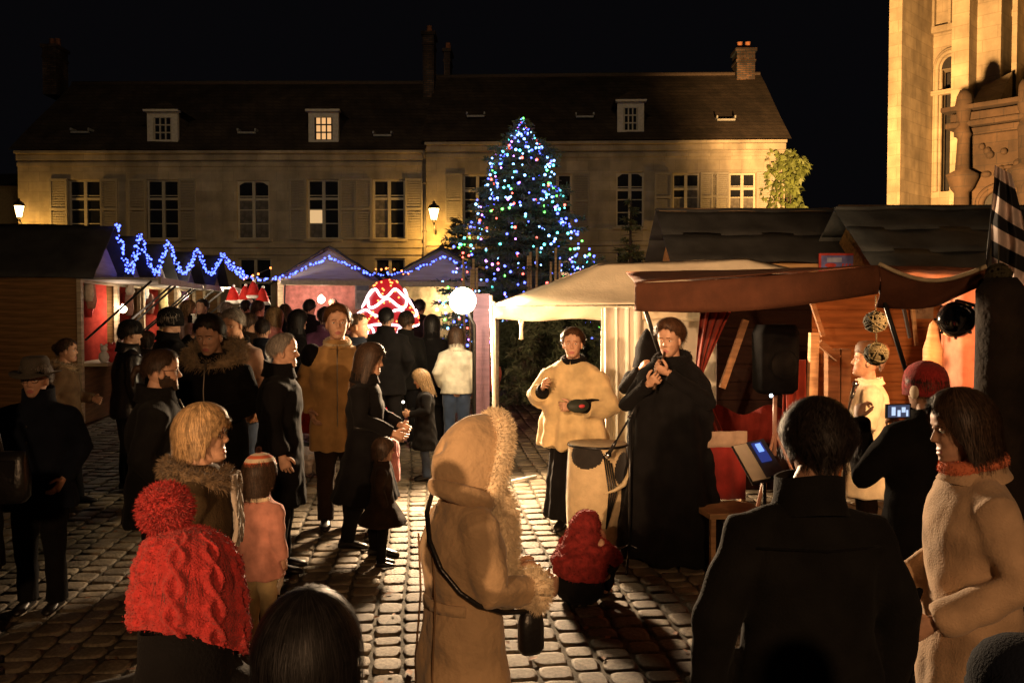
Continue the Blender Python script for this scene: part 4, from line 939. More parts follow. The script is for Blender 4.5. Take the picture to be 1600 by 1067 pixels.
patch(A0, A2, R1, R0, 'roof_slope', .07); patch(B0, A0, R0, R0+Vector((.0, .01, 0)), 'roof_slope', .06); patch(A2, B1, R1+Vector((0, .01, 0)), R1, 'roof_slope', .05); patch(B1, B0, R0+Vector((0, .012, 0)), R1+Vector((0, .012, 0)), 'roof_slope', .06)
# scalloped valance
G = []
for i in range(61):
    f = i/60; x = A0.x+(A1.x-A0.x)*f; y = A0.y+(A1.y-A0.y)*f-.012
    dz = .14+.03*math.sin(f*math.pi*3)**2
    G.append([(x, y+.012*math.sin(f*40+k), A0.z-dz*k/4) for k in range(5)])
k = MB(); k.grid(G); k.build('valance', CANV, tent, True, .006)
for (x, y) in ((A0.x+.02, A0.y+.02), (4.5, 9.85), (A0.x+.02, 12.3), (4.5, 12.3)):
    k = MB(); k.tube([(x, y, ground(y)), (x, y, 2.04)], .022, 8); k.build('tent_pole', mat('pole_paint', (.6, .55, .45), .5), tent)
# gathered side curtain and white back sheet
def curtain(x0, x1, y0, y1, z0, z1, name, m, parent, n=40, amp=.05, fq=7, taper=0, seed=0):
    G = []
    for i in range(n+1):
        f = i/n; G.append([(x0+(x1-x0)*f*(1-taper*(1-g))+amp*.4*math.sin(f*fq*5+g), y0+(y1-y0)*f+amp*math.sin(f*fq*6.28+seed+.5*g)*(.5+.5*(1-g)), z0+(z1-z0)*g) for g in np.linspace(0, 1, 12)])
    k = MB(); k.grid(G); return k.build(name, m, parent, True, .006)
curtain(X(938, 9.75), X(1000, 9.75), 9.78, 9.78, ground(9.7)+.03, 1.97, 'side_curtain', WHITE, tent, 40, .045, 4)
curtain(X(1000, 9.9), X(1130, 9.9), 9.95, 9.95, ground(9.9)+.03, 1.97, 'back_sheet', WHITE, tent, 30, .012, 3)
for i, px in enumerate((812, 817)):
    k = MB(); k.tube([(X(px, 10), 9.98, 1.84), (X(px+(-1)**i*3, 10), 9.97, 1.70), (X(px+(-1)**i*4, 10), 9.98, 1.62)], .018, 5); k.build('tie_strap', CANV, tent)

# ------------------------------------------------------------------ stage hut with the brown awning
stage = empty('stage_booth', (0, 0, 0), 0, 'dark wooden stage booth with a brown canvas awning and warm lit plank wall', 'stage booth')
WOODR = woodh('stage_plank', (.36, .14, .05), .35)
bx0, bx1, by = X(1120, 8.9), 4.9, 8.9
planks(stage, X(1268, by), bx1, .15, 2.3, by, 12, WOODR, 'x', seed=21)
planks(stage, bx0, X(1268, by), .15, 2.3, by, 12, woodh('stage_plank_shaded', (.012, .005, .0035), .3), 'x', seed=22)  # same wall, the booth's shade painted into near-black boards
planks(stage, 6.3, by, .15, 2.3, bx1, 12, WOODR, 'y', seed=23)
V0 = P(992, 442, 7.2); V1 = P(1372, 415, 5.85); V2 = P(1540, 419, 5.6)
L0 = P(992, 486, 7.2); L1 = P(1372, 459, 5.85)
def vband(a, b, la, lb, name, n=60, wav=.022, curve=-.035):
    G = []
    for i in range(n+1):
        f = i/n; t = a.lerp(b, f); l = la.lerp(lb, f); G.append([list(t.lerp(l, g)+Vector((0, -.02*math.sin(g*3)+wav*math.sin(f*17+g*2)*g, -.02*math.sin(f*math.pi)+curve*math.sin(f*math.pi)*g))) for g in np.linspace(0, 1, 7)])
    k = MB(); k.grid(G); return k.build(name, BROWN, stage, True, .008)
vband(V0, V1, L0, L1, 'awning_valance')
back = [Vector((V0.x+.15, 8.95, 2.32)), Vector((V1.x+.7, 8.95, 2.36)), Vector((bx1, 8.95, 2.36))]
patch(V0, V1, back[1], back[0], 'awning_roof', .03, parent=stage, m=BROWN); patch(V1, V2, back[2], back[1], 'awning_roof', .16, parent=stage, m=BROWN, seed=3)
# slack cloth between the front poles
G = []
for i in range(31):
    f = i/30; t = V1.lerp(V2, f); s = math.sin(math.pi*f); dep = .27*(1-f)+.10*f+.04*s
    G.append([list(t+Vector((0, -.03*math.sin(g*3.1)-.05*math.sin(f*9+g*4)*g, -.10*s*(1-g)-dep*g-.03*s*g))) for g in np.linspace(0, 1, 8)])
k = MB(); k.grid(G); k.build('slack_cloth', BROWN, stage, True, .008)
k = MB(); k.tube([list(V1.lerp(V2, f)+Vector((0, -.012, .012-.10*math.sin(math.pi*f)))) for f in np.linspace(0, 1, 14)], .014, 6); k.build('hem', mat('hem_cloth', (.45, .38, .25), .9), stage)
REDS = cloth('stage_red', (.20, .025, .014))
# tied-back curtain on the open side
G = []
for i in range(25):
    f = i/24; row = []
    for g in np.linspace(0, 1, 14):
        px = 1095+ (60*f)*(abs(g-.42)*1.6+.12 if g < .9 else 1)-8*math.sin(g*3)
        p = P(px, 485+250*g, 7.7); row.append([p.x+.0, 7.7+.05*math.sin(f*22+g), p.z])
    G.append(row)
k = MB(); k.grid(G); k.build('tied_curtain', REDS, stage, True, .006)
G = [[list(P(1098+i*8+4*math.sin(g*5), 640+60*g-8*math.sin(i*.6), 8.1+.04*math.sin(i*2.)).xyz) for g in np.linspace(0, 1, 6)] for i in range(21)]
k = MB(); k.grid(G); k.build('low_drape', cloth('deep_red', (.07, .008, .006)), stage, True, .006)
curtain(X(1226, 7.9), X(1262, 7.9), 7.95, 7.95, .75, 1.5, 'red_hanging', REDS, stage, 24, .04, 3)
curtain(X(1478, 7.6), X(1560, 7.6), 7.7, 6.6, .3, 2.25, 'salmon_curtain', cloth('salmon_cloth', (.55, .22, .14)), stage, 40, .06, 4)
PW = wood('stage_timber', (.22, .11, .05), .35); PWP = wood('pale_timber', (.50, .32, .17), .3)
for a, b, wd, m in ((P(1165, 500, 7.5), P(1128, 606, 7.5), .05, PW), (P(1272, 520, 7.9), P(1266, 700, 7.9), .075, PWP), (P(1268, 470, 7.6), P(1286, 525, 7.6), .035, PW), (P(1300, 545, 8.3), P(1300, 700, 8.3), .11, PW), (P(1320, 545, 8.3), P(1318, 700, 8.3), .09, PW), (P(1280, 535, 8.2), P(1310, 560, 8.2), .06, PW), (P(1408, 462, 7.8), P(1422, 528, 7.8), .025, BLACK), (P(1425, 470, 8.6), P(1432, 540, 8.6), .03, PWP)):
    k = MB(); k.beam(a, b, wd); k.build('brace', m, stage, False)
for a, b, r_, m in ((P(1372, 440, 5.86), P(1430, 625, 5.86), .016, BLACK), (P(1533, 425, 5.62), P(1528, 735, 5.62), .022, BLACK), (P(1007, 480, 7.2), P(1032, 556, 7.35), .018, BLACK)):
    k = MB(); k.tube([a, b], r_, 8); k.build('awning_pole', m, stage)
k = MB(); a = P(1533, 600, 5.62); k.tube([(a.x, a.y, 0), (a.x, a.y, 1.6)], .022, 8); k.build('awning_pole', BLACK, stage)
k = MB(); a = P(1430, 625, 5.86); k.tube([a, (a.x+.35, a.y, .0)], .016, 8); k.build('awning_pole', BLACK, stage)
# knotted wood plaque on the plank wall
k = MB(); k.box(P(1440, 487, 8.84), (.22, .03, .14)); k.ell(P(1440, 487, 8.81), (.04, .02, .03), 8, 6); k.build('plaque', mat('plaque_pewter', (.3, .22, .16), .4), stage, False)
# pale carved post in front of the lamp
m = MB(); p = P(1457, 580, 7.3); m.loft([ellring((p.x, p.y, z), r_, r_, 12) for z, r_ in ((.05, .10), (1.3, .10), (1.36, .115), (1.4, .07), (1.62, .075), (1.70, .05), (1.82, .03), (1.86, .0))]); tag(m.build('carved_post', PWP), 'pale carved wooden post glowing beside the black stage lamp', 'post')
# dark upholstered column at the edge
m = MB(); p = P(1562, 600, 5.2); m.loft([[(p.x+r_*math.cos(a)*(1+.05*math.sin(5*a+z*3)), p.y+r_*math.sin(a), z) for a in [k_*2*math.pi/18 for k_ in range(18)]] for z, r_ in ((0, .17), (.5, .15), (1.2, .14), (1.8, .13), (2.05, .13), (2.12, .08))]); tag(m.build('dark_pillar', mat('dark_bark', (.018, .012, .008), .95, .5, 6, .8, 20)), 'dark rough pillar at the edge of the stage below the flag', 'pillar')
# wicker balls
def wicker(px, py, y, r_, lb):
    t = MB(); r = np.random.RandomState(int(px)); t.ell((0, 0, 0), (r_*.8,)*3, 12, 8)
    for i in range(16):
        q = Matrix.Rotation(r.uniform(0, 6.28), 4, Vector(r.normal(size=3))); rr = r_*r.uniform(.93, 1.03)
        t.tube([list(q @ Vector((rr*math.cos(a), rr*math.sin(a), 0))) for a in np.linspace(0, 6.283, 19)], .008, 4)
    t.tube([(0, 0, r_*.9), (0, 0, r_*.9+.12)], .005, 4); o = t.build('wicker_ball', mat('dark_wicker', (.045, .038, .018), .8, .4)); o.location = P(px, py, y); tag(o, lb, 'wicker ball', 'wicker balls hanging on the stage')
wicker(1368, 503, 6.3, .075, 'dark wicker ball hanging just below the awning edge'); wicker(1369, 553, 6.3, .077, 'dark wicker ball hanging lower, level with the head of the singer'); wicker(1560, 431, 5.3, .07, 'dark ball on top of the pillar below the flag')
# stage lamp
t = empty('stage_lamp', P(1494, 499, 5.7), R(60), 'round black stage lamp with bright rim glints on the tent pole', 'stage lamp')
m = MB(); m.lathe([(.0, -.11), (.05, -.108), (.085, -.09), (.108, -.05), (.116, 0), (.116, .03), (.108, .035)], n=26); m.xf(Matrix.Rotation(R(96), 4, 'Y')); m.build('housing', mat('lamp_gloss', (.008, .008, .009), .12, .1, spec=.8, coat=.6), t)
m = MB(); m.lathe([(.0, .035), (.10, .032)], n=20); m.xf(Matrix.Rotation(R(96), 4, 'Y')); m.build('lens', glow('stage_lens', (1, .75, .45), 12), t)
for i in range(8): a = i*.785; m = MB(); m.box((0, .118*math.cos(a), .118*math.sin(a)), (.05, .016, .016)); m.build('clip', CHROME, t, False)
m = MB(); m.tube([(0, 0, .12), (.05, -.1, .09), (.1, -.14, 0)], .012, 6); m.beam((.05, -.1, .06), (.1, -.16, .0), .05); m.build('yoke', BLACK, t)
# flag
def flag():
    t = empty('striped_flag', P(1548, 330, 5.6), 0, 'black and white striped flag hanging limply from a thin pole', 'flag')
    o0 = t.location; m = MB(); m.tube([P(1535, 482, 5.6)-o0, P(1558, 262, 5.6)-o0], .010, 8); m.build('flagpole', BLACK, t)
    n1, n2 = 64, 40; G = []; mi = []
    for i in range(n1+1):
        ff = i/n1*.86; row = []   # down
        for j in range(n2+1):
            g = j/n2; f = ff+.15*g*min(1, ff*3)
            cx = 1563+22*f+(-9-13*min(1, f*2.2)+ (26+36*min(1, f*1.6))*g)*1.0; py = 258+190*f+14*g*(1-f)
            p = P(cx-14*f*f, py, 5.55+.05*math.sin(g*14+f*3)*(.3+f)); row.append(list(p-o0))
        G.append(row)
    m.__init__(); m.grid(G)
    for i in range(n1):
        for j in range(n2):
            mi.append(int((i+3)/n1*6.6) % 2)
    m.m = mi; m.build('flag_cloth', [mat('flag_white', (.62, .50, .44), .85), mat('flag_black', (.012, .012, .014), .85)], t, True)
flag()
# ------------------------------------------------------------------ the crowd
BK = cloth('black_wool', (.0065, .006, .0062)); NAVY = cloth('navy_cloth', (.008, .010, .016)); DKB = cloth('dark_brown_cloth', (.022, .013, .008)); CHAR = cloth('charcoal_cloth', (.0095, .009, .0085))
JEAN = cloth('blue_denim', (.04, .06, .11)); DKT = cloth('dark_trousers', (.009, .0085, .009)); LEATH = mat('black_leather', (.009, .008, .008), .35, .3, 8, .2, 40, spec=.5)
SHEAR = mat('tan_shearling', (.50, .34, .19), .85, .30, 3.5, .45, 30, sheen=.2); FURC = mat('cream_fur', (.76, .62, .42), .9, .2, 20, sheen=.3); FURB = mat('brown_fur', (.13, .085, .045), .9, .45, 25, sheen=.2); FURG = mat('grey_brown_fur', (.24, .17, .095), .9, .5, 25, sheen=.2)
BEIGE = cloth('beige_wool', (.46, .31, .19)); PINK = cloth('dusty_pink_quilt', (.52, .23, .17)); CREAM = cloth('cream_felt', (.52, .39, .20)); TAN = cloth('tan_suede', (.38, .22, .08)); REDK = mat('red_knit', (.36, .026, .024), .95, .3, 60, .5, 220, sheen=.08)
WHJ = cloth('white_jacket', (.62, .58, .46)); ROSE = cloth('rose_jacket', (.50, .20, .20)); PALEP = cloth('pale_pink_coat', (.26, .165, .13)); PURP = cloth('purple_jacket', (.10, .04, .09)); OLIVE = cloth('olive_brown_cloth', (.055, .036, .018))
TUNIC = cloth('white_tunic', (.75, .66, .48)); ORNG = cloth('orange_scarf', (.60, .17, .08)); GREYS = cloth('pale_scarf', (.34, .29, .24))
def robe(root, prof, m, name='cape', vox=.014, amp=.008, seed=1, waist=1.3, arms=None, rad=(.10, .09, .08)):
    c = MB(); c.loft([ellring((0, 0, z), a, b, 28) for z, a, b in prof])
    for S, E, W_ in (arms or ()): c.tube([S, E, W_], rad, 14)
    me = remesh(c, name, vox, 5); folds(me, amp, seed, waist); me.materials.append(m); return link(name, me, root)
def circ(T, r, rz, yaw=0, c=(0, 0, 0), n=28): return [(c[0]+r*math.cos(a), c[1], c[2]+rz*math.sin(a)) for a in [2*math.pi*k/n for k in range(n)]]
def neckring(z, rx, ry, dip=.03, n=28): return [(rx*math.sin(a), ry*math.cos(a)+.0, z-dip*math.cos(a)) for a in [2*math.pi*k/n for k in range(n)]]
FWD = ((.25, -.02, 1.13), (.13, .25, 1.08)); UP = ((.25, .12, 1.22), (.10, .30, 1.46)); POCK = ((.27, -.07, 1.13), (.20, .10, .93))
def buttons(root, z0, z1, n, y0, y1, m=BLACK, x=.012):
    for i in range(n):
        f = i/(n-1); k = MB(); k.ell((x, y0+(y1-y0)*f, z0+(z1-z0)*f), (.012, .006, .012), 8, 5); k.build('button', m, root)
def zipper(root, girth, z0=.8, z1=1.44):
    k = MB(); k.tube([(0, y*girth+.006, z) for z, y in ((z0, .146), (1.07, .135), (1.25, .145), (1.36, .128), (z1, .098))], .005, 5); k.build('zip', mat('zip_metal', (.25, .22, .18), .4, metal=.8), root)
def bag(px, py, y, sz, label, m, straps=(), rz=0, name='handbag'):
    p = P(px, py, y); t = empty(name, p, rz, label, 'bag'); k = MB()
    a, b, h = sz; k.loft([ellring((0, 0, z), a*f, b*g, 20, 0, .6) for z, f, g in ((-h/2, .80, .8), (-h/2+.03, 1, 1), (0, 1.03, 1.05), (h/2-.03, .92, .7), (h/2, .85, .45))]); k.build('bag_body', m, t)
    k = MB(); k.box((0, -b*.9, h*.12), (a*1.3, .012, h*.45)); k.build('bag_flap', m, t, False)
    for path in straps: k = MB(); k.tube([Vector(q)-p if len(q) == 3 else q for q in path], .011, 6); k.build('strap', m, t).rotation_euler.z = -rz
    return t

# --- woman in the shearling coat
root, T = person('woman seen from behind in a tan shearling coat, fur edged hood up', 722, 3.05, 1.545, 66, SHEAR, hem=.30, girth=1.02, flare=1.28, trousers=DKT, q=0, female=True, nohair=True, collar=0,
    arms=(((.215, .03, 1.12), (.13, .27, 1.09)), ((.24, .05, 1.12), (.12, .27, 1.10))), hands=(.9, .9), yaw=-6, pitch=-2, foldamp=.011)
k = MB(); prof = []
for i in range(15):
    t_ = i/14; rr = (1-max(0, (t_-.22)/.78)**2.4)**.5 if t_ < 1 else 0.03
    yy = .085-.225*t_; prof.append([( .112*rr*math.sin(a), yy+.02*math.cos(a), .118+(.138*rr*math.cos(a) if math.cos(a) > 0 else .20*rr*math.cos(a)) ) for a in [2*math.pi*q/30 for q in range(30)]])
k.loft(prof, 0, False); k.xf(T); V = np.concatenate(k.v); V = V+(wob(V, 26, 3)*.006)[:, None]; k.v = [V]
hood = k.build('hood', SHEAR, root, True, .012)
loop = [(.102*math.sin(a), .075+.03*math.cos(a), .118+(.128*math.cos(a) if math.cos(a) > 0 else .19*math.cos(a))) for a in [2*math.pi*q/34 for q in range(34)]]
fur_ring(hood, T, loop, .052, FURC, 10000, .020, .0026)
k = MB(); k.tube(neckring(1.455, .105, .105, .03, 24)+[neckring(1.455, .105, .105, .03, 24)[0]], .036, 10, 0, False); k.v = [v+(wob(v, 30, 4)*.005)[:, None] for v in k.v]; k.build('hood_roll', SHEAR, root)
fur_ring(root, None, [(0.015, .125, 1.46), (.03, .165, 1.38), (.03, .175, 1.28), (.03, .165, 1.18), (.02, .155, 1.10)], .064, FURC, 7000, .020, .0026, 'fur_front', False)
for s in (1, -1):
    W_ = Vector((s*.13, .27, 1.09)); E = Vector((s*.215, .03, 1.12)); d_ = (W_-E).normalized(); u = d_.cross(Vector((0, 0, 1))).normalized(); v = u.cross(d_)
    fur_ring(root, None, [W_-d_*.045+(u*math.cos(a)+v*math.sin(a))*.055 for a in [2*math.pi*q/16 for q in range(16)]], .046, FURC, 4500, .019, .0026, 'fur_cuff')
# seams, belt line, yoke
k = MB(); k.tube([(-.15, -.135, .45), (-.10, -.158, .80), (-.085, -.140, 1.07), (-.08, -.150, 1.30)], .0045, 5); k.tube([(.15, -.135, .45), (.10, -.158, .80), (.085, -.140, 1.07), (.08, -.150, 1.30)], .0045, 5)
k.build('seam', mat('seam_leather', (.17, .10, .05), .8), root)
k = MB(); G = [[(.178*1.04*math.sin(a), .135*1.06*math.cos(a), z) for z in (1.035, 1.075)] for a in np.linspace(math.pi*.62, math.pi*1.1, 12)]; k.grid(G); k.build('half_belt', SHEAR, root, True, .012)
# strap and bag
t = empty('shoulder_bag', (root.location.x, root.location.y, 0), root.rotation_euler.z, 'small black bag hanging at the front of the tan shearling coat on a thin strap', 'bag'); S_ = 1.545/1.729
k = MB(); k.tube([Vector(q)*S_ for q in ((-.10, .03, 1.475), (-.06, -.10, 1.46), (.02, -.150, 1.40), (.09, -.163, 1.31), (.155, -.142, 1.22), (.200, -.085, 1.14), (.222, -.02, 1.09), (.215, .08, 1.05), (.16, .215, 1.02))], .0085, 8); k.build('strap', LEATH, t)
k = MB(); k.loft([ellring((.16*S_, .215*S_, z*S_), .030*f, .045*f, 18, 0, .7) for z, f in ((.86, .75), (.88, 1), (.97, 1.0), (1.02, .8), (1.03, .5))]); k.build('bag_body', LEATH, t)
# --- big dark back
root, T = person('broad man seen from behind in a dark jacket with tousled dark hair', 1266, 2.6, 1.625, -4, CHAR, hem=.62, girth=1.13, headx=.045, flare=1.0, trousers=DKT, q=0, hair='curly', hairc='dark', yaw=8, pitch=-8, collar=.075, hairthick=.85, arms=(((.29, -.03, 1.12), (.28, .05, .86)), ((.295, -.03, 1.12), (.30, .05, .86))), hs=1.06)
k = MB(); k.tube([(-.22, -.06, 1.33), (-.13, -.135, 1.345), (0, -.152, 1.34), (.13, -.135, 1.345), (.22, -.06, 1.33)], .004, 5); k.build('yoke_seam', BK, root)
# --- woman at the right edge
root, T = person('woman in profile with wavy dark hair, beige wool coat and orange collar scarf', 1524, 3.1, 1.63, 276, BEIGE, hem=.25, girth=1.08, flare=1.15, trousers=DKT, q=0, female=True, hair='shoulder', hairc='brown', yaw=-2, pitch=-10, collar=.02, arms=(((.25, -.02, 1.10), (.16, .22, .98)), ((.25, -.06, 1.10), (.20, .20, .95))))
fur_ring(root, None, neckring(1.480, .080, .092, .02), .040, ORNG, 2600, .006, .004, 'scarf')
# --- red knitted hat, taking a picture
root, T = person('person in a red knitted hat and black coat holding up a phone', 1452, 4.6, 1.63, -14, BK, hem=.45, girth=1.22, flare=1.2, trousers=DKT, q=0, hair='short', hairc='brown', collar=.05, arms=(((.30, .10, 1.16), (.08, .32, 1.33)), ((.32, .10, 1.14), (.19, .34, 1.42))), hands=(.8, .8), palms=((-1, .2, 0), (1, .2, 0), (-.3, .4, 1), (.3, .3, 1)))
beanie(root, T, REDK, r=1.08, low=.02, tall=.0)
k = MB(); k.ell((-.105, -.02, 1.605), (.012, .035, .038), 12, 8); k.build('hat_badge', mat('cream_badge', (.7, .55, .38), .8), root)
t = empty('phone', P(1403, 642, 4.25), R(14), 'phone with bright screen held up towards the singer', 'phone'); k = MB(); k.box((0, 0, 0), (.135, .010, .068)); k.build('phone_body', BLACKM, t, False); k = MB()
k.box((0, -.0065, 0), (.118, .002, .058)); so = k.build('panel', glow('phone_screen', (.10, .12, .22), .5), t, False); k = MB()
for a, b, w_, h_ in ((-.03, .0, .02, .04), (.0, -.01, .015, .03), (.025, .006, .02, .025), (.045, -.01, .01, .03)): k.box((a, -.0085, b), (w_, .002, h_))
k.build('screen_picture', glow('phone_picture', (.55, .7, 1), 1.1), so, False)
# --- red bobble hat in front
root, T = person('person seen from behind in a chunky red bobble hat and black coat', 287, 1.72, 1.465, -6, BK, hem=.5, girth=1.15, trousers=DKT, q=0, hair='short', hairc='black', collar=.085, pitch=-6)
def cable_hat(root, T):
    k = MB(); n = 216; mz = 90; G = []
    prof_s = np.array([(1.20, -.125), (1.27, -.09), (1.25, -.05), (1.20, -.01), (1.12, .035), (1.0, .072), (.82, .100), (.58, .120), (.30, .131), (.03, .134)])
    tt = np.linspace(0, 1, mz); ss = np.interp(tt, np.linspace(0, 1, 10), prof_s[:, 0]); zz = np.interp(tt, np.linspace(0, 1, 10), prof_s[:, 1])
    for i in range(mz):
        row = []
        for j in range(n+1):
            a = 2*math.pi*j/n; c6 = a*9/(2*math.pi)
            ph = tt[i]*17+1.3*int(c6); u = (c6 % 1)-.5
            cab = max(math.exp(-((u-.2*math.sin(ph))/.11)**2)*(1+.25*math.cos(ph)), math.exp(-((u+.2*math.sin(ph))/.11)**2)*(1-.25*math.cos(ph)))*(1+.10*math.sin(tt[i]*120+6*abs(u)))
            rib = .3*math.exp(-((abs(u)-.46)/.06)**2)
            e = (.014*cab+.006*rib+.0016*math.sin(tt[i]*190)*math.sin(a*60))*min(1, 2.5*(1-tt[i])+.15)
            s = ss[i]*1.10; lowk = -.05*math.cos(a)*(1-tt[i]) - .03*math.sin(a)*(1-tt[i])
            row.append(((HR[0]*s+e+.012)*math.sin(a), (HR[1]*s+e+.0)*math.cos(a)+HC[1], HC[2]+zz[i]*1.02+.01+lowk))
        G.append(row)
    k.grid(G); V = np.concatenate(k.v); Nn = V-np.array([0, HC[1], HC[2]-.03]); Nn /= np.linalg.norm(Nn, axis=1)[:, None]
    idx = RS.randint(0, len(V), 9000); tufts(k, V[idx]+RS.normal(size=(9000, 3))*.002, Nn[idx], .0055, .0016, 0, .1, .9)
    k.xf(T); o = k.build('knit_hat', REDK, root)
    p = MB(); c = np.array([-.055, -.03, HC[2]+.190]); q = RS.normal(size=(6500, 3)); q /= np.linalg.norm(q, axis=1)[:, None]
    p.ell(c, (.060,)*3, 16, 12); tufts(p, c+q*.054, q, .017, .0030, 0, .1, .6); p.xf(T); p.build('pompom', REDK, o)
cable_hat(root, T)
# --- dark hair at the bottom
person('dark haired head seen from behind at the bottom of the scene', 472, 1.5, 1.42, 4, BK, hem=.5, girth=1.0, trousers=DKT, q=0, hair='shoulder', hairc='black', collar=.03, hairthick=.9)
root, T = person('person in a dark cap half outside the lower corner', 1640, 1.42, 1.36, -20, NAVY, hem=.5, girth=1.25, trousers=DKT, q=1, hair='short', hairc='black'); beanie(root, T, NAVY, r=1.1)
# --- blonde woman
root, T = person('blonde bobbed woman in profile wearing glasses, fur collar and pale scarf', 308, 3.55, 1.535, 84, OLIVE, hem=.6, girth=1.1, trousers=DKT, q=0, female=True, hair='bob', hairc='blonde', yaw=4, collar=0, pitch=2); glasses(root, T)
fur_ring(root, None, neckring(1.44, .125, .12, .035), .058, FURB, 5000, .032, .0032, 'fur_collar')
k = MB()
for s in (-1, 1): k.grid([[(s*(.02+.045*f)+.008*math.sin(z*30), .172+.012*math.sin(f*9+z*20)-.04*abs(z-1.2), z) for f in np.linspace(0, 1, 6)] for z in np.linspace(1.12, 1.44, 12)])
k.build('scarf', GREYS, root, True, .012)
# --- child with the striped hat
root, T = person('child in a striped wool hat and dusty pink coat with a paper in hand', 402, 5.0, 1.06, 28, PINK, hem=.72, girth=1.15, flare=1.15, trousers=CREAM, q=0, hair='shoulder', hairc='brown', yaw=15, hs=1.28, collar=.02, foldamp=.012)
beanie(root, T, [cloth('hat_dark_brown', (.05, .02, .015)), cloth('hat_orange', (.50, .11, .05)), cloth('hat_cream', (.55, .45, .32))], r=1.02, bands=[0, 0, 0, 0, 0, 1, 2, 1, 2, 1], pom=.022)
k = MB(); k.grid([[(.10*math.sin(a)*1.3, .12*math.cos(a), z) for z in (1.42, 1.455)] for a in np.linspace(1.6, 4.7, 14)]); k.build('coat_hood', FURC, root, True, .02)
t = MB(); t.grid([[(.004*math.sin(i*1.3+j), .05*j/4-.02, -.16*i/7+.01*math.sin(j)) for j in range(5)] for i in range(8)]); o = t.build('paper', mat('paper', (.75, .66, .55), .7), None, True, .002); o.location = P(440, 898, 4.95); o.rotation_euler = (R(15), R(25), R(-20)); tag(o, 'crumpled white paper held by the child in the dusty pink coat', 'paper')
# --- hat man
root, T = person('man in a wide brimmed felt hat and dark coat facing the camera', 58, 5.75, 1.60, 176, NAVY, hem=.72, girth=1.18, flare=1.12, trousers=DKT, q=0, hair='short', hairc='grey', collar=.09, pitch=-4, beard=False, arms=(POCK, POCK)); glasses(root, T)
k = MB(); k.loft([[(r_*.95*math.sin(a), r_*1.12*math.cos(a)+HC[1], HC[2]+z-.025*abs(math.sin(a))**2*(-1 if r_ > .12 else 0)*1) for a in [2*math.pi*q/32 for q in range(32)]] for r_, z in ((.080, .020), (.165, .018), (.168, .026), (.100, .036), (.098, .07), (.092, .125), (.075, .15), (.055, .148), (.0, .138))], 0, False); k.xf(T); ho = k.build('felt_hat', cloth('hat_felt', (.075, .065, .052)), root)
k = MB(); k.lathe([(.1005, .037), (.1015, .05), (.099, .068)], (0, HC[1], HC[2]), 32); k.v = [v*np.array([.96, 1.1, 1]) for v in k.v]; k.xf(T); k.build('hat_band', BK, ho)
buttons(root, .85, 1.3, 5, .165, .165)
# --- woman behind him
root, T = person('dark haired woman in a brown sheepskin jacket walking past the dark hut wall', 100, 8.9, 1.61, 82, cloth('sheepskin_brown', (.10, .062, .035)), hem=.80, girth=1.05, trousers=DKT, q=1, female=True, hair='bun', hairc='brown', stride=.16, arms=(POCK, FWD), collar=0)
fur_ring(root, None, neckring(1.45, .10, .10), .05, FURG, 900, .035, .006, 'fur_collar')
root, T = person('man in a black cap and shiny leather jacket with his back to the square', 200, 9.4, 1.76, 52, LEATH, hem=.75, girth=1.15, trousers=DKT, q=1, hair='short', hairc='dark', collar=.06); beanie(root, T, BK, 'cap', low=-.012)
k = MB(); k.loft([[(.085*math.sin(a), HC[1]+.10*math.cos(a)*(1.5 if math.cos(a) > 0 else .9), HC[2]+z) for a in np.linspace(0, 6.28, 25)[:-1]] for z in (.028, .034)]); k.xf(T); k.build('cap_peak', BK, root)
# --- bearded man
root, T = person('bearded man with glasses and tied back hair in a dark padded jacket', 243, 5.25, 1.69, 72, CHAR, hem=.70, girth=1.24, flare=1.05, trousers=DKT, q=0, hair='crop', hairc='brown', beard=True, collar=.06, pitch=-3, arms=(POCK, POCK)); glasses(root, T); zipper(root, 1.24)
fur_ring(root, None, neckring(1.47, .075, .082, .02), .030, cloth('grey_scarf', (.07, .06, .05)), 300, .01, .005, 'scarf')
k = MB(); k.ell((0, -.135, .13), (.025, .035, .025), 10, 8); k.tube([(0, -.15, .13), (0, -.17, .08), (0, -.165, .02)], [.02, .016, .004], 8); k.xf(T); k.build('ponytail', hairmat('brown'), root)
# --- photographer in a black hat near the stall
root, T = person('person in a black winter hat raising a camera towards the near hut', 263, 9.9, 1.88, 48, BK, hem=.7, girth=1.2, trousers=DKT, q=1, hair='short', hairc='grey', arms=(UP, UP), hands=(.9, .9)); beanie(root, T, BK, r=1.08, low=.03)
t = empty('camera', P(300, 499, 10.1), R(-48), 'small black camera raised before the red drape of the hut', 'camera'); k = MB(); k.box((0, 0, 0), (.13, .05, .08)); k.box((0, 0, .05), (.05, .045, .03)); k.build('camera_body', BLACKM, t, False); k = MB(); k.lathe([(.035, 0), (.037, .07), (.03, .075), (.0, .07)], n=14); k.xf(Matrix.Rotation(R(-90), 4, 'X')); k.build('lens', BLACKM, t)
# --- man with the fur edged hood
root, T = person('dark haired man looking down, fur edged hood spread round his neck', 333, 6.6, 1.885, 184, BK, hem=.62, girth=1.15, trousers=DKT, q=0, hair='short', hairc='dark', pitch=-17, collar=.03, arms=(POCK, FWD)); zipper(root, 1.15)
fur_ring(root, None, [(.17*math.sin(a), .115*math.cos(a)-.035, 1.475-.075*math.cos(a)) for a in [2*math.pi*q/30 for q in range(30)]], .060, FURG, 5200, .042, .0042, 'fur_hood')
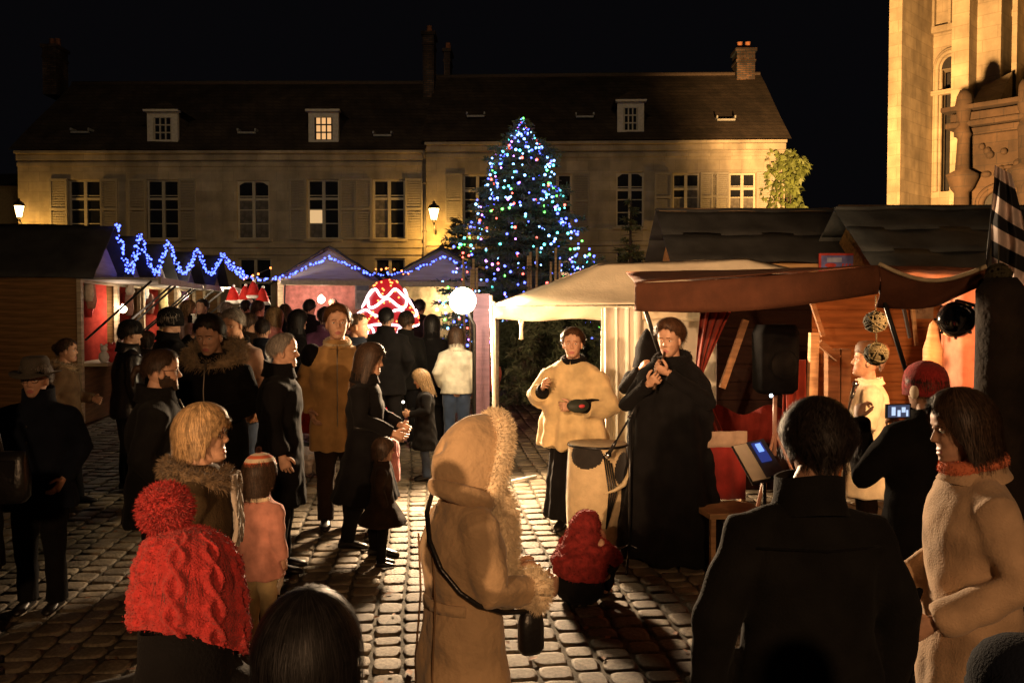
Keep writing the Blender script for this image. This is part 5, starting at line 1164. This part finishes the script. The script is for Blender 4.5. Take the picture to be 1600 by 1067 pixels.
# --- more middle distance
root, T = person('grey haired man looking down in a pale pink coat with dark scarf', 370, 8.7, 1.90, 196, PALEP, hem=.75, girth=1.05, trousers=JEAN, q=1, hair='short', hairc='grey', pitch=-16, collar=.0)
fur_ring(root, None, neckring(1.46, .085, .09), .04, BK, 300, .015, .008, 'scarf')
person('elderly balding man in profile in a long black overcoat', 436, 6.6, 1.75, 84, BK, hem=.50, girth=1.14, flare=1.1, trousers=DKT, q=0, hair='receding', hairc='grey', collar=.07, pitch=-2, arms=(HANG, HANG))
person('woman in a rose quilted jacket seen from behind near the Santa hats', 427, 12.4, 1.86, 24, ROSE, hem=.78, girth=1.08, trousers=BK, q=1, female=True, hair='shoulder', hairc='dblonde', collar=.03)
person('woman with long dark hair in dark clothes beside the corner hut', 463, 12.1, 1.83, 60, BK, hem=.7, trousers=JEAN, q=1, female=True, hair='long', hairc='black')
person('person in a purple jacket facing the corner hut opening', 508, 12.4, 1.86, -10, PURP, hem=.75, girth=1.1, trousers=DKT, q=1, hair='short', hairc='dark')
root, T = person('smiling man in a tan suede coat with dark shoulders facing the camera', 527, 7.9, 1.93, 170, TAN, hem=.62, girth=1.1, trousers=DKB, q=0, hair='short', hairc='ginger', collar=.02, pitch=0, yaw=-6, hs=1.06, arms=(POCK, HANG)); zipper(root, 1.1)
fur_ring(root, None, neckring(1.465, .085, .09), .036, cloth('buff_collar', (.42, .33, .20)), 400, .012, .006, 'collar_roll')
for s in (1, -1): k = MB(); k.ell((s*.20, 0, 1.355), (.088, .105, .105), 16, 10); k.build('shoulder_patch', BK, root)
root, T = person('woman with long curly brown hair in a flared black coat and boots', 570, 7.1, 1.655, 96, BK, hem=.46, girth=1.05, flare=1.75, trousers=BK, q=0, female=True, hair='long', hairc='brown', collar=.04, pitch=-10, stride=.13, arms=(((.24, .03, 1.14), (.14, .27, 1.02)), ((.24, .05, 1.14), (.15, .26, 1.05))))
k = MB(); G = [[(.184*1.06*math.sin(a), .136*1.08*math.cos(a), z) for z in (1.045, 1.09)] for a in np.linspace(0, 6.283, 30)]; k.grid(G); k.build('belt', LEATH, root, True, .008)
person('small brown haired child in a flared dark coat before the black coated woman', 596, 6.75, .92, 84, DKB, hem=.62, girth=1.2, flare=2.0, trousers=BK, q=1, hair='bob', hairc='brown', hs=1.3)
root, T = person('toddler in a red hat and pink jacket half hidden by the black coated woman', 607, 8.1, .93, 250, ROSE, hem=.7, girth=1.2, trousers=DKT, q=1, hair='short', hairc='brown', hs=1.3); beanie(root, T, REDK)
person('man with short dark hair watching the red lit bell, hands in pockets', 603, 11.4, 1.88, 2, BK, hem=.72, girth=1.15, trousers=DKT, q=1, hair='crop', hairc='black', arms=(POCK, POCK))
root, T = person('person in a dark knitted cap and grey jacket beside the red lit bell', 634, 12.1, 1.80, 20, CHAR, hem=.75, girth=1.1, trousers=DKT, q=1, hair='short', hairc='brown'); beanie(root, T, CHAR)
person('woman with long dark hair standing before the globe lamp glare', 674, 12.2, 1.76, 6, BK, hem=.55, girth=1.2, trousers=DKT, q=1, female=True, hair='long', hairc='black')
person('woman in a white jacket and jeans seen from behind under the globe lamp', 713, 11.5, 1.62, -8, WHJ, hem=.84, girth=1.08, trousers=JEAN, q=1, female=True, hair='shoulder', hairc='brown', arms=(HANG, POCK))
root, T = person('fair haired girl in a dark coat looking down at a small light', 664, 9.9, 1.20, 262, BK, hem=.5, girth=1.1, flare=1.3, trousers=JEAN, q=1, female=True, hair='long', hairc='dblonde', pitch=-18, hs=1.15, arms=(FWD, FWD))
k = MB(); k.grid([[(.14*math.sin(a)*1.2, .13*math.cos(a), z) for z in (1.18, 1.28, 1.38)] for a in np.linspace(1.2, 5, 16)]); k.build('shawl', cloth('patterned_shawl', (.28, .20, .18)), root, True, .02)
o = MB().ell((0, 0, 0), (.014,)*3, 8, 6).build('pocket_light', glow('tiny_light', (1, .9, .8), 12)); o.location = P(630, 628, 9.5); tag(o, 'tiny light in the hand of the fair haired girl', 'pocket light')
person('small child in a coral jacket beside the tent pole', 770, 16.2, .92, -20, cloth('coral_jacket', (.65, .16, .12)), hem=.6, girth=1.25, trousers=BK, q=1, hair='short', hairc='brown', hs=1.3)
person('person in a dark coat cut by the edge of the scene', -62, 4.7, 1.62, 60, BK, hem=.6, girth=1.25, trousers=DKT, q=1, hair='shoulder', hairc='dark')
bag(8, 745, 4.55, (.12, .06, .26), 'dark leather bag at the edge beside the man in the felt hat', LEATH, [[P(6, 718, 4.55), P(-8, 660, 4.6), P(-25, 620, 4.62)]])
# far heads, one by one
far = [(318, 468, 16.6, 200, 'dark', BK, 'short', 'dark haired stallholder face framed by the bright hut opening'), (352, 474, 15.2, 20, 'grey', CHAR, 'short', 'grey haired visitor before the bright hut, back turned'), (384, 468, 15.8, 350, 'dark', BK, 'crop', 'dark haired visitor under the first Santa hats'),
       (402, 472, 15.2, 30, 'brown', DKB, 'short', 'brown haired visitor in a brown coat under the last Santa hat'), (292, 472, 14.6, 60, 'dblonde', PALEP, 'shoulder', 'fair haired visitor in a pale coat near the red drape'), (344, 492, 13.4, 300, 'dblonde', PALEP, 'bob', 'fair bobbed visitor close behind the fur hooded man'),
       (556, 492, 9.6, 100, 'brown', NAVY, 'crop', 'cropped haired man hidden behind the tan suede coat'), (483, 470, 15.6, 10, 'black', BK, 'short', 'tall dark visitor left of the round white lamp'), (521, 452, 21.3, 200, 'grey', BK, 'receding', 'balding stallholder inside the corner hut'),
       (655, 470, 15.6, 10, 'black', BK, 'short', 'tall dark visitor to the right of the red lit bell'), (640, 450, 18.4, 190, 'brown', CREAM, 'short', 'pale coated stallholder in the hut behind the bell'), (446, 478, 14.0, 330, 'brown', NAVY, 'long', 'visitor in navy behind the rose jacket'),
       (226, 520, 11.2, 40, 'brown', DKB, 'bob', 'brown haired visitor leaning to the counter of the near hut'), (410, 500, 10.4, 350, 'dark', NAVY, 'crop', 'dark haired man in navy walking away towards the huts'), (388, 492, 11.5, 20, 'brown', DKB, 'short', 'man in a dark brown coat walking away with bare head'),
       (560, 500, 13.2, 30, 'black', BK, 'crop', 'dark visitor half seen between the tan coat and the bell')]
for px, py, d, f, hc, m, hs_, lb in far:
    zt = P(px, py, d).z-ground(d); root, T = person(lb, px, d, min(1.95, max(1.5, zt)), f, m, hem=.7, girth=1.1, trousers=DKT, q=2, hair=hs_, hairc=hc)
# ------------------------------------------------------------------ performers
root, T = person('woman musician in a cream felt poncho, black scarf and black skirt', 896, 7.85, 1.745, 197, BK, hem=.80, girth=1.0, trousers=BK, q=0, female=True, hair='short', hairc='chestnut', yaw=-8, collar=0, arms=(((.27, .06, 1.14), (.20, .27, 1.25)), ((.29, .10, 1.10), (.06, .31, 1.10))), hands=(.7, .9), group='performers')
robe(root, ((.72, .33, .24), (.95, .285, .22), (1.15, .26, .20), (1.32, .245, .165), (1.40, .225, .14), (1.445, .15, .11), (1.475, .09, .085)), CREAM, 'poncho', .012, .015, 3, 1.2,
     [(Vector((.17, 0, 1.33)), Vector((.30, .05, 1.12)), Vector((.255, .17, 1.19))), (Vector((-.17, 0, 1.33)), Vector((-.32, .09, 1.06)), Vector((-.17, .22, 1.08)))], (.11, .12, .085))
robe(root, ((.10, .25, .21), (.5, .21, .18), (.85, .18, .14)), BK, 'skirt', .016, .010, 5, 1.2)
fur_ring(root, None, neckring(1.47, .085, .09, .02), .048, BK, 500, .014, .006, 'scarf')
for s, W_, d_ in ((1, (.205, .262, 1.245), (-.1, .9, .2)), (-1, (-.065, .305, 1.10), (.9, .25, .0))):
    E_ = Vector((.27, .06, 1.14)) if s > 0 else Vector((-.29, .10, 1.10)); k = MB(); k.tube([Vector(W_).lerp(E_, .45), Vector(W_).lerp(E_, .1), W_], [.058, .044, .036], 12); k.build('glove', BK, root)
t = empty('small_drum', root.matrix_world @ Vector((0, 0, 0)) if False else P(903, 634, 7.5), R(20), 'small dark hand drum with a red mark held against the cream poncho', 'hand drum', 'instruments')
k = MB(); k.lathe([(0, -.028), (.085, -.026), (.092, 0), (.085, .026), (0, .03)], n=22); k.xf(Matrix.Rotation(R(78), 4, 'X')); k.v = [v*np.array([1.1, .9, .62]) for v in k.v]; k.build('drum_shell', mat('drum_green', (.03, .035, .025), .6), t); k = MB(); k.ell((.02, -.036, 0), (.03, .012, .016), 10, 6); k.build('drum_mark', mat('drum_red', (.45, .05, .06), .6), t)
# piper in the black cape
root, T = person('piper in a long black hooded cape blowing a wooden whistle', 1050, 6.95, 1.835, 207, BK, hem=.8, girth=1.0, trousers=BK, q=0, hair='short', hairc='chestnut', yaw=6, pitch=-8, collar=.02, hairthick=1.6, arms=(((.30, .12, 1.13), (.075, .285, 1.305)), ((.31, .12, 1.17), (.045, .245, 1.385))), hands=(1.0, 1.0),
    palms=((-.6, .1, .5), (.6, .1, .5), (-.75, .5, .45), (.75, .5, .35)), group='performers')
robe(root, ((.03, .40, .34), (.4, .35, .30), (.8, .315, .265), (1.1, .30, .25), (1.28, .285, .205), (1.38, .235, .155), (1.45, .13, .11), (1.48, .10, .10)), BK, 'cape', .013, .014, 8, 1.45)
fur_ring(root, None, neckring(1.465, .115, .105, .04), .05, BK, 500, .012, .006, 'cape_hood')
M = root.matrix_basis
t = empty('whistle', (0, 0, 0), 0, 'dark wooden whistle held to the lips of the caped piper', 'whistle', 'instruments'); k = MB(); mo = T @ Vector((0, .098, .046)); k.tube([mo, Vector((.02, .325, 1.30)), Vector((.022, .345, 1.272))], [.0095, .010, .013], 10); k.xf(root.matrix_basis); k.build('pipe', mat('dark_boxwood', (.06, .03, .015), .35), t)
# figure behind the piper
root, T = person('figure in a pointed black hood with one hand raised behind the piper', 1012, 8.5, 1.62, 170, BK, hem=.3, girth=1.05, trousers=BK, q=1, hair=None, arms=(((.28, .10, 1.25), (.16, .26, 1.46)), HANG), hands=(.8, .4), group='performers')
k = MB(); k.loft([[(.125*r_*math.sin(a), HC[1]+.135*r_*math.cos(a)-.02-yo, HC[2]+z) for a in [2*math.pi*q/22 for q in range(22)]] for z, r_, yo in ((-.16, 1.2, 0), (-.05, 1.0, 0), (.04, .97, 0), (.10, .78, 0), (.17, .40, .02), (.23, .05, .04))], 0, False); k.xf(T); k.build('pointed_hood', BK, root, True, .01)
# singer
root, T = person('singer in a white tunic with short grey hair leaning to the microphone', 1358, 7.1, 1.63, 282, TUNIC, hem=.5, girth=1.16, flare=1.2, trousers=DKB, q=0, hair='crop', hairc='grey', collar=.01, pitch=6, arms=(((.26, .03, 1.12), (.12, .24, 1.05)), ((.27, .04, 1.12), (.14, .24, 1.05))), hs=1.12, group='performers')
k = MB(); k.loft([[((HR[0]+.014)*s*math.sin(a), (HR[1]+.014)*s*math.cos(a)+HC[1]-.02, HC[2]+z) for a in [2*math.pi*q/24 for q in range(24)]] for s, z in ((1.0, .045), (1.04, .06), (1.02, .10), (.85, .13), (.4, .145), (.02, .148))], 0, False); k.xf(T); k.build('leather_cap', mat('brown_leather', (.10, .05, .025), .6), root)
# crouching child in red
REDD2 = mat('dark_red_pile', (.20, .018, .016), .95, .4, 20, .4, 90)
def crouch():
    x, d = X(908, 5.9), 5.9; root = empty('person', (x, d, 0), R(-35), 'child crouching on the cobbles in a shaggy red hooded jacket', 'person', 'visitors of the market', .70)
    b = MB(); b.loft([ellring((0, -.05+.12*t_, z), rx, ry, 18) for z, rx, ry, t_ in ((.12, .16, .14, 0), (.28, .19, .15, .2), (.45, .17, .13, .6), (.60, .15, .11, .9), (.66, .07, .07, 1.1))])
    for s in (1, -1):
        b.tube([(s*.09, -.02, .24), (s*.14, .36, .42), (s*.12, .20, .06), (s*.12, .36, .04)], [.10, .075, .055, .04], 10); b.tube([(s*.16, .06, .58), (s*.22, .24, .42), (s*.08, .42, .40)], [.05, .042, .03], 10)
    T = headT(15, -55, 0, .50, .13) @ Matrix.Scale(1.0, 4); body = MB(); me = remesh(b, 'b', .014, 3); n = len(me.vertices); co = np.empty(n*3); me.vertices.foreach_get('co', co); body.add(co.reshape(-1, 3), [tuple(p.vertices) for p in me.polygons], 0); bpy.data.meshes.remove(me)
    head_mb(body, T, 1, False, True)
    for s in (1, -1): hand(body, (s*.08, .42, .40), (-s*.3, .9, -.2), (-s, 0, -.3), s, .6, .85)
    body.build('body', [SKIN, LIP, hairmat('brown'), EYEW, IRIS], root)
    c = MB(); c.ell((0, -.02, .17), (.25, .23, .19), 20, 12)
    for s in (1, -1): c.tube([(s*.09, -.02, .24), (s*.16, .34, .34), (s*.12, .22, .08)], [.13, .10, .075], 12)
    me = remesh(c, 'skirt', .014, 5); folds(me, .010, 4, .3); me.materials.append(BK); link('skirt', me, root)
    for s in (1, -1): k = MB(); k.loft([ellring((s*.12, y, .05), .045, .045, 10) for y in (.14,)]+[[(s*.12+w_*math.cos(a), y, .005+h_*(.5+.5*math.sin(a))) for a in [2*math.pi*q/10 for q in range(10)]] for y, w_, h_ in ((.15, .04, .10), (.26, .05, .08), (.38, .03, .04))]); k.build('shoe', BLACK, root)
    h = MB(); h.ell((0, .0, .37), (.28, .245, .22), 22, 14); h.ell((-.02, .06, .57), (.20, .18, .15), 18, 12); h.ell((-.03, .15, .70), (.15, .155, .14), 18, 12); h.ell((-.12, .22, .60), (.09, .08, .09), 12, 8)
    for s in (1, -1): h.tube([(s*.16, .06, .52), (s*.24, .24, .40), (s*.10, .40, .40)], [.11, .085, .06], 12)
    me = remesh(h, 'jacket', .012, 4); folds(me, .018, 9, -2); me.materials.append(REDD2); o = link('red_jacket', me, root)
    V = np.empty(len(me.vertices)*3); me.vertices.foreach_get('co', V); V = V.reshape(-1, 3); N = np.empty(len(V)*3); me.vertex_normals.foreach_get('vector', N); N = N.reshape(-1, 3); ix = RS.randint(0, len(V), 6000); k = MB(); tufts(k, V[ix], N[ix], .020, .006, 0, .2, 1.1); k.build('pile', REDD2, o)
crouch()
# ------------------------------------------------------------------ instruments and gear
t = empty('cowhide_drum', (X(934, 7.25), 7.25, 0), R(10), 'tall barrel drum covered in cream and black cowhide', 'drum', 'instruments')
k = MB(); n, mz = 150, 90; G = [[((.232+.022*math.sin(math.pi*i/mz))*math.cos(2*math.pi*j/n), (.232+.022*math.sin(math.pi*i/mz))*math.sin(2*math.pi*j/n), .02+.84*i/mz) for j in range(n+1)] for i in range(mz+1)]
k.grid(G); Vm = np.concatenate(k.v); mi = []
for f in k.f:
    p = Vm[list(f)].mean(0); a = math.degrees(math.atan2(p[1], p[0])); w_ = wob(p[None], 13, 8)[0]*.09
    d1 = ((a+128)/36)**2+((p[2]-.79)/.10)**2; d2 = ((a+48)/26)**2+((p[2]-.66)/.15)**2; d3 = ((a-60)/50)**2+((p[2]-.4)/.2)**2; d4 = ((a-150)/40)**2+((p[2]-.6)/.2)**2
    mi.append(1 if min(d1, d2, d3, d4)+w_*3 < 1 else 0)
k.m = mi; k.build('hide', [mat('cream_hide', (.55, .42, .24), .8, .15, 12, .25, 90, sheen=.2), mat('black_hide', (.015, .012, .010), .8, .3, 12, .2, 90, sheen=.2)], t)
k = MB(); k.lathe([(.0, .862), (.225, .862), (.235, .858)], n=40); k.build('drumhead', mat('drum_skin', (.55, .45, .30), .6), t)
for z in (.03, .85): k = MB(); k.tube([(.236*math.cos(a), .236*math.sin(a), z) for a in np.linspace(0, 2*math.pi, 41)], .011, 8, caps=False); k.build('hoop', LEATH, t)
k = MB()
for i in range(4): k.tube([(.02*i-.02, -.26, .80-.02*i), (.02+.02*i, -.275, .5), (.0, -.265, .22)], .006, 5)
k.build('lacing', LEATH, t)
k = MB(); k.tube([P(987, 728, 6.95), P(984, 742, 6.93), P(974, 757, 6.9), P(960, 766, 6.9), P(945, 771, 6.9)], [.026, .025, .020, .013, .004], 10); tag(k.build('cow_horn', mat('horn', (.58, .47, .28), .45, .3)), 'curved cream cow horn hanging beside the cowhide drum', 'horn', 'instruments')
def micstand(px, y, ytop, boom, label):
    b0 = Vector((X(px, y), y, ground(y))); tp = P(px, ytop, y); t = empty('microphone_stand', b0, 0, label, 'microphone stand', 'microphone stands'); k = MB(); k.tube([(0, 0, .12), (0, 0, tp.z-b0.z)], .011, 8); k.build('pole', BLACKM, t); k = MB()
    for a in (.3, 2.4, 4.5): k = MB(); k.tube([(0, 0, .16), (.28*math.cos(a), .28*math.sin(a), .012)], .010, 6); k.build('leg', BLACKM, t)
    e = P(*boom); c = tp+(tp-e)*.35; k = MB(); k.tube([c-b0, e-b0], .008, 6); k.ell(tp-b0, (.022,)*3, 8, 6); k.build('boom', BLACKM, t)
    d = (e-tp).normalized(); k = MB(); k.tube([e-b0-d*.0, e-b0+d*.11], [.012, .017], 10); k.build('microphone', BLACKM, t); k = MB(); k.ell(e-b0+d*.135, (.028, .028, .028), 12, 8); k.build('grille', CHROME, t)
micstand(985, 6.75, 650, (962, 690, 6.85), 'black boom microphone stand pointing down at the cowhide drum')
micstand(1322, 6.75, 655, (1331, 622, 6.85), 'microphone stand before the mouth of the singer')
# music stand with sheets
t = empty('music_stand', (X(1200, 5.5), 5.5, 0), 0, 'music stand tilted with a bright sheet and a bluish glossy folder', 'music stand'); o0 = t.location
c4 = [P(1146, 698, 5.62), P(1192, 688, 5.72), P(1226, 742, 5.42), P(1176, 752, 5.32)]; nrm = (c4[1]-c4[0]).cross(c4[3]-c4[0]).normalized()
nrm = nrm if nrm.y < 0 else -nrm
def quadp(u0, u1, v0, v1, off): 
    f = lambda u, v: (c4[0].lerp(c4[1], u)).lerp(c4[3].lerp(c4[2], u), v)+nrm*off-o0
    return [f(u0, v0), f(u1, v0), f(u1, v1), f(u0, v1)]
def slabq(name, q, off, m, par=t):
    a = quadp(*q, off); b = quadp(*q, off-.006); k = MB(); k.add([list(p) for p in a+b], [(0, 1, 2, 3), (7, 6, 5, 4), (0, 4, 5, 1), (1, 5, 6, 2), (2, 6, 7, 3), (3, 7, 4, 0)]); return k.build(name, m, par, False)
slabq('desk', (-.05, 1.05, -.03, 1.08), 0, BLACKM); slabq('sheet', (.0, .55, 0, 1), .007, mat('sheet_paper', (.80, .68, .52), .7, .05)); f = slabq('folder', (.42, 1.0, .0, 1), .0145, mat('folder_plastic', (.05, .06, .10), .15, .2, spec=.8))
slabq('panel', (.52, .84, .08, .62), .0215, glow('folder_reflection', (.05, .10, .55), .35), f); slabq('folder_glint', (.60, .76, .14, .36), .0285, glow('folder_reflection_glint', (.20, .35, 1), 1.6), f)  # glowing blue patches painted as a reflection in the folder, no tablet there
k = MB(); k.tube([(0, 0, .1), (0, .05, c4[3].z+.06)], .012, 8); k.build('pole', BLACKM, t)
for a in (.5, 2.6, 4.7): k = MB(); k.tube([(0, 0, .22), (.25*math.cos(a), .25*math.sin(a), .012)], .010, 6); k.build('leg', BLACKM, t)
# speaker on its tripod
t = empty('speaker', (X(1212, 7.3), 7.3, 0), R(12), 'black loudspeaker on a reddish tripod with one white pilot light', 'speaker'); k = MB(); k.loft([ellring((0, 0, z), a, b, 20, 0, .7) for z, a, b in ((1.26, .13, .12), (1.30, .17, .15), (1.75, .18, .16), (1.82, .15, .13))]); k.build('cabinet', mat('speaker_black', (.004, .0035, .0035), .9, .3, spec=.04), t)
k = MB(); k.lathe([(0, 0), (.09, .01), (.11, -.02), (.12, .0)], n=24); k.xf(Matrix.Translation((0, -.16, 1.5)) @ Matrix.Rotation(R(90), 4, 'X')); k.build('cone', MATS['speaker_black'], t)
k = MB(); k.tube([(0, 0, .75), (0, 0, 1.28)], .018, 8); k.build('pole', mat('tripod_metal', (.30, .16, .12), .4), t)
for a in (-.6, 1.5, 3.7): k = MB(); k.tube([(0, 0, .95), (.42*math.cos(a), .42*math.sin(a), .012)], .013, 6); k.build('leg', MATS['tripod_metal'], t)
p = P(1205, 618, 7.0)-t.location; k = MB(); k.ell(Matrix.Rotation(R(-12), 3, 'Z') @ Vector(p), (.014,)*3, 8, 6); k.build('pilot_light', glow('pilot_light', (.7, .85, 1), 9), t)
# red chair
t = empty('chair', (X(1140, 6.6), 6.6, 0), R(8), 'chair draped with a red cloth beside the piper', 'chair'); CH = wood('chair_wood', (.30, .17, .08))
for sx in (-.19, .19):
    for sy in (-.19, .19): k = MB(); k.beam((sx, sy, 0), (sx, sy, .45 if sy < 0 else 1.0), .035); k.build('leg', CH, t, False)
k = MB(); k.box((0, 0, .46), (.44, .42, .04)); k.build('seat', CH, t, False)
for z in (.62, .78): k = MB(); k.box((0, .19, z), (.34, .02, .05)); k.build('rail', CH, t, False)
k = MB(); k.grid([[(-.2+.4*i/12, .165+.012*math.sin(i*1.4), z) for i in range(13)] for z in np.linspace(.50, 1.0, 6)]); k.build('cloth', REDC, t, True, .006); k = MB(); k.grid([[(-.205+.41*i/12, .158+.012*math.sin(i*1.4), z) for i in range(13)] for z in np.linspace(.90, 1.02, 4)]); k.build('cloth_border', cloth('pale_border', (.40, .28, .2)), t, True, .006)
# white rod on the cobbles
k = MB(); k.tube([P(801, 764, 9.9), P(838, 754, 9.9)], .014, 6); o = k.build('white_rod', mat('white_rod_paint', (.85, .82, .75), .5)); tag(o, 'short white rod lying on the lit cobbles by the poncho musician', 'rod')
a, b = Vector((X(800, 9.75), 9.72, ground(9.7)+.03)), Vector((X(838, 9.95), 9.98, ground(9.9)+.03)); o.data.clear_geometry(); kk = MB(); kk.tube([a, b], .016, 6); o.data = kk.mesh('white_rod', MATS['white_rod_paint'])
# globe lamp on its stand and the lilac post
p = P(723, 470, 10.45); t = empty('globe_lamp', (p.x, p.y, ground(p.y)), 0, 'dazzling round globe lamp on a stand beside the cream tent', 'lamp'); k = MB(); k.ell((0, 0, p.z-ground(p.y)), (.155, .155, .155), 24, 16); g = k.build('globe', glow('globe_glass', (1, .84, .58), 40), t)
k = MB(); k.tube([(.13, .06, .03), (.13, .06, p.z-.35), (.05, .03, p.z-.2)], .022, 8); k.build('stand', BLACK, t); k = MB(); k.lathe([(.0, .05), (.18, .03), (.2, 0)], (.13, .06, 0), n=20); k.build('stand_base', BLACK, t)
k = MB(); hgt = P(752, 459, 11).z-ground(11); 
for sgn, w_ in ((-1, .11), (1, .09)): k.box((sgn*.05, 0, hgt/2), (w_, .06, hgt))
o = k.build('lilac_lit_post', wood('lilac_lit_wood', (.19, .11, .145), .2), None, False); o.location = (X(753, 11), 11, ground(11)); tag(o, 'tall wooden post tinted with pinkish lilac light beside the globe lamp', 'post')  # pinkish light on the post is put into its wood colour
k = MB(); k.tube([(0, 0, 0), (-.06, 0, 2.05)], .018, 8); o = k.build('white_pole', MATS['pole_paint']); o.location = (X(776, 9.8), 9.8, ground(9.8)); tag(o, 'thin white pole leaning at the tent corner', 'pole')
# red bell of light
p = P(606, 512, 14.8); gz_ = ground(14.8); t = empty('light_bell', (p.x, p.y, gz_), 0, 'large red bell of light with white swags and orange sparks', 'light decoration'); S = FPX/14.8
rb = glow('red_tinsel_glow', (1, .018, .03), .55); wn = glow('white_neon', (1, .62, .66), 5); sp = glow('amber_spark', (1, .22, .05), 5)
zof = lambda py: P(606, py, 14.8).z-gz_
prof = [(0.03, zof(436)), (.14, zof(439)), (.23, zof(448)), (.29, zof(460)), (.36, zof(475)), (.46, zof(488)), (.52, zof(498)), (.50, zof(506)), (.40, zof(510)), (.36, zof(520)), (.37, zof(545)), (.37, zof(600))]
k = MB(); k.lathe(prof, n=44, caps=True); V = np.concatenate(k.v); k.v = [V*(1+.02*wob(V, 40, 2)[:, None]*np.array([1, 1, 0]))]; k.build('tinsel_body', rb, t)
rr = lambda z: float(np.interp(z, [q[1] for q in prof[::-1]], [q[0] for q in prof[::-1]]))
def swag(z, amp, ph, nm, kx=5): 
    k = MB(); pts = []
    for a in np.linspace(0, 2*math.pi, 90): zz = z+amp*math.sin(kx*a+ph); r_ = rr(zz)+.025; pts.append((r_*math.cos(a), r_*math.sin(a), zz))
    k.tube(pts, .021, 6, caps=False); k.build(nm, wn, t)
swag(zof(459), .07, .2, 'neon_swag'); swag(zof(474), .075, 2.6, 'neon_swag'); swag(zof(489), .05, .6, 'neon_swag'); swag(zof(508), .02, 0, 'neon_swag', 3)
for a0 in (-2.25, -1.45, -.8): k = MB(); k.tube([((.39)*math.cos(a0+w_), .39*math.sin(a0+w_), z) for w_, z in ((-.28, zof(560)), (-.26, zof(525)), (-.15, zof(513)), (0, zof(510)), (.15, zof(513)), (.26, zof(525)), (.28, zof(560)))], .02, 6); k.build('neon_arch', wn, t)
k = MB()
for i in range(230):
    z = RS.uniform(zof(590), zof(438)); a = RS.uniform(0, 6.28); r_ = rr(z)+.012; k.ell((r_*math.cos(a), r_*math.sin(a), z), (.017,)*3, 6, 4)
o = k.build('sparks', sp, t); o['kind'] = 'stuff'
p = P(595, 600, 13.6); t = empty('light_candle', (p.x, p.y, ground(p.y)), 0, 'small red candle of light with a white flame outline', 'light decoration'); z0 = ground(13.6); zof2 = lambda py: P(595, py, 13.6).z-z0
k = MB(); k.lathe([(.09, .05), (.10, zof2(650)), (.12, zof2(625)), (.10, zof2(604)), (.02, zof2(602))], n=20, caps=True); k.build('candle_body', rb, t); k = MB(); k.tube([(-.0, -.02, zof2(572)), (-.06, -.03, zof2(585)), (-.085, -.03, zof2(596)), (-.05, -.03, zof2(606)), (0, -.03, zof2(609)), (.05, -.03, zof2(606)), (.085, -.03, zof2(596)), (.06, -.03, zof2(585)), (0, -.02, zof2(572))], .02, 6); k.build('flame_outline', wn, t)
k = MB()
for i in range(30): a = RS.uniform(0, 6.28); k.ell((.12*math.cos(a), .12*math.sin(a), RS.uniform(zof2(650), zof2(606))), (.016,)*3, 6, 4)
o = k.build('sparks', sp, t); o['kind'] = 'stuff'
point('bell_glow', P(606, 480, 14.0), 22, (1, .12, .10), .2)
# table with red cloth and wrapped goods
p = Vector((X(484, 10.6), 10.6, ground(10.6))); t = empty('table', p, 0, 'low stall table under a red cloth by the tan suede coat', 'table'); k = MB(); k.box((0, 0, .76), (1.0, .6, .03)); k.build('table_top', PLANKV, t, False); k = MB()
k.grid([[(x_*(.51+(.02*math.sin(9*i*.3) if j else 0)), y_*(.31+.0), z_) for j, (x_, y_, z_) in enumerate(())] for i in range(0)] or [[(-.52+1.04*i/20, -.31-.015*math.sin(i*1.2)*(j > 0), .785-.33*j/4) for i in range(21)] for j in range(5)]); k.box((0, 0, .783), (1.03, .62, .012)); k.build('tablecloth', REDC, t, True)
for sx in (-.45, .45):
    for sy in (-.25, .25): k = MB(); k.beam((sx, sy, 0), (sx, sy, .75), .04); k.build('leg', PLANKV, t, False)
for i, (dx, s_) in enumerate(((-.2, .16), (.02, .19), (.22, .14))):
    k = MB(); k.ell((0, 0, s_*.8), (s_, s_*.7, s_*.9), 12, 9); V = np.concatenate(k.v); k.v = [V*(1+.10*wob(V, 20, i)[:, None])]; o = k.build('wrapped_parcel', mat('clear_wrap', (.5, .47, .45), .12, .5, 8, .8, 18, spec=.8), None, False); o.location = p+Vector((dx, -.5, .02)); tag(o, ['crumpled clear plastic parcel by the old man in the long overcoat', 'largest crumpled plastic parcel, in the middle before the red clothed table', 'smallest plastic parcel before the table, next to the tan suede coat'][i], 'parcel', 'wrapped parcels')
bpy.data.scenes.remove(TMP)
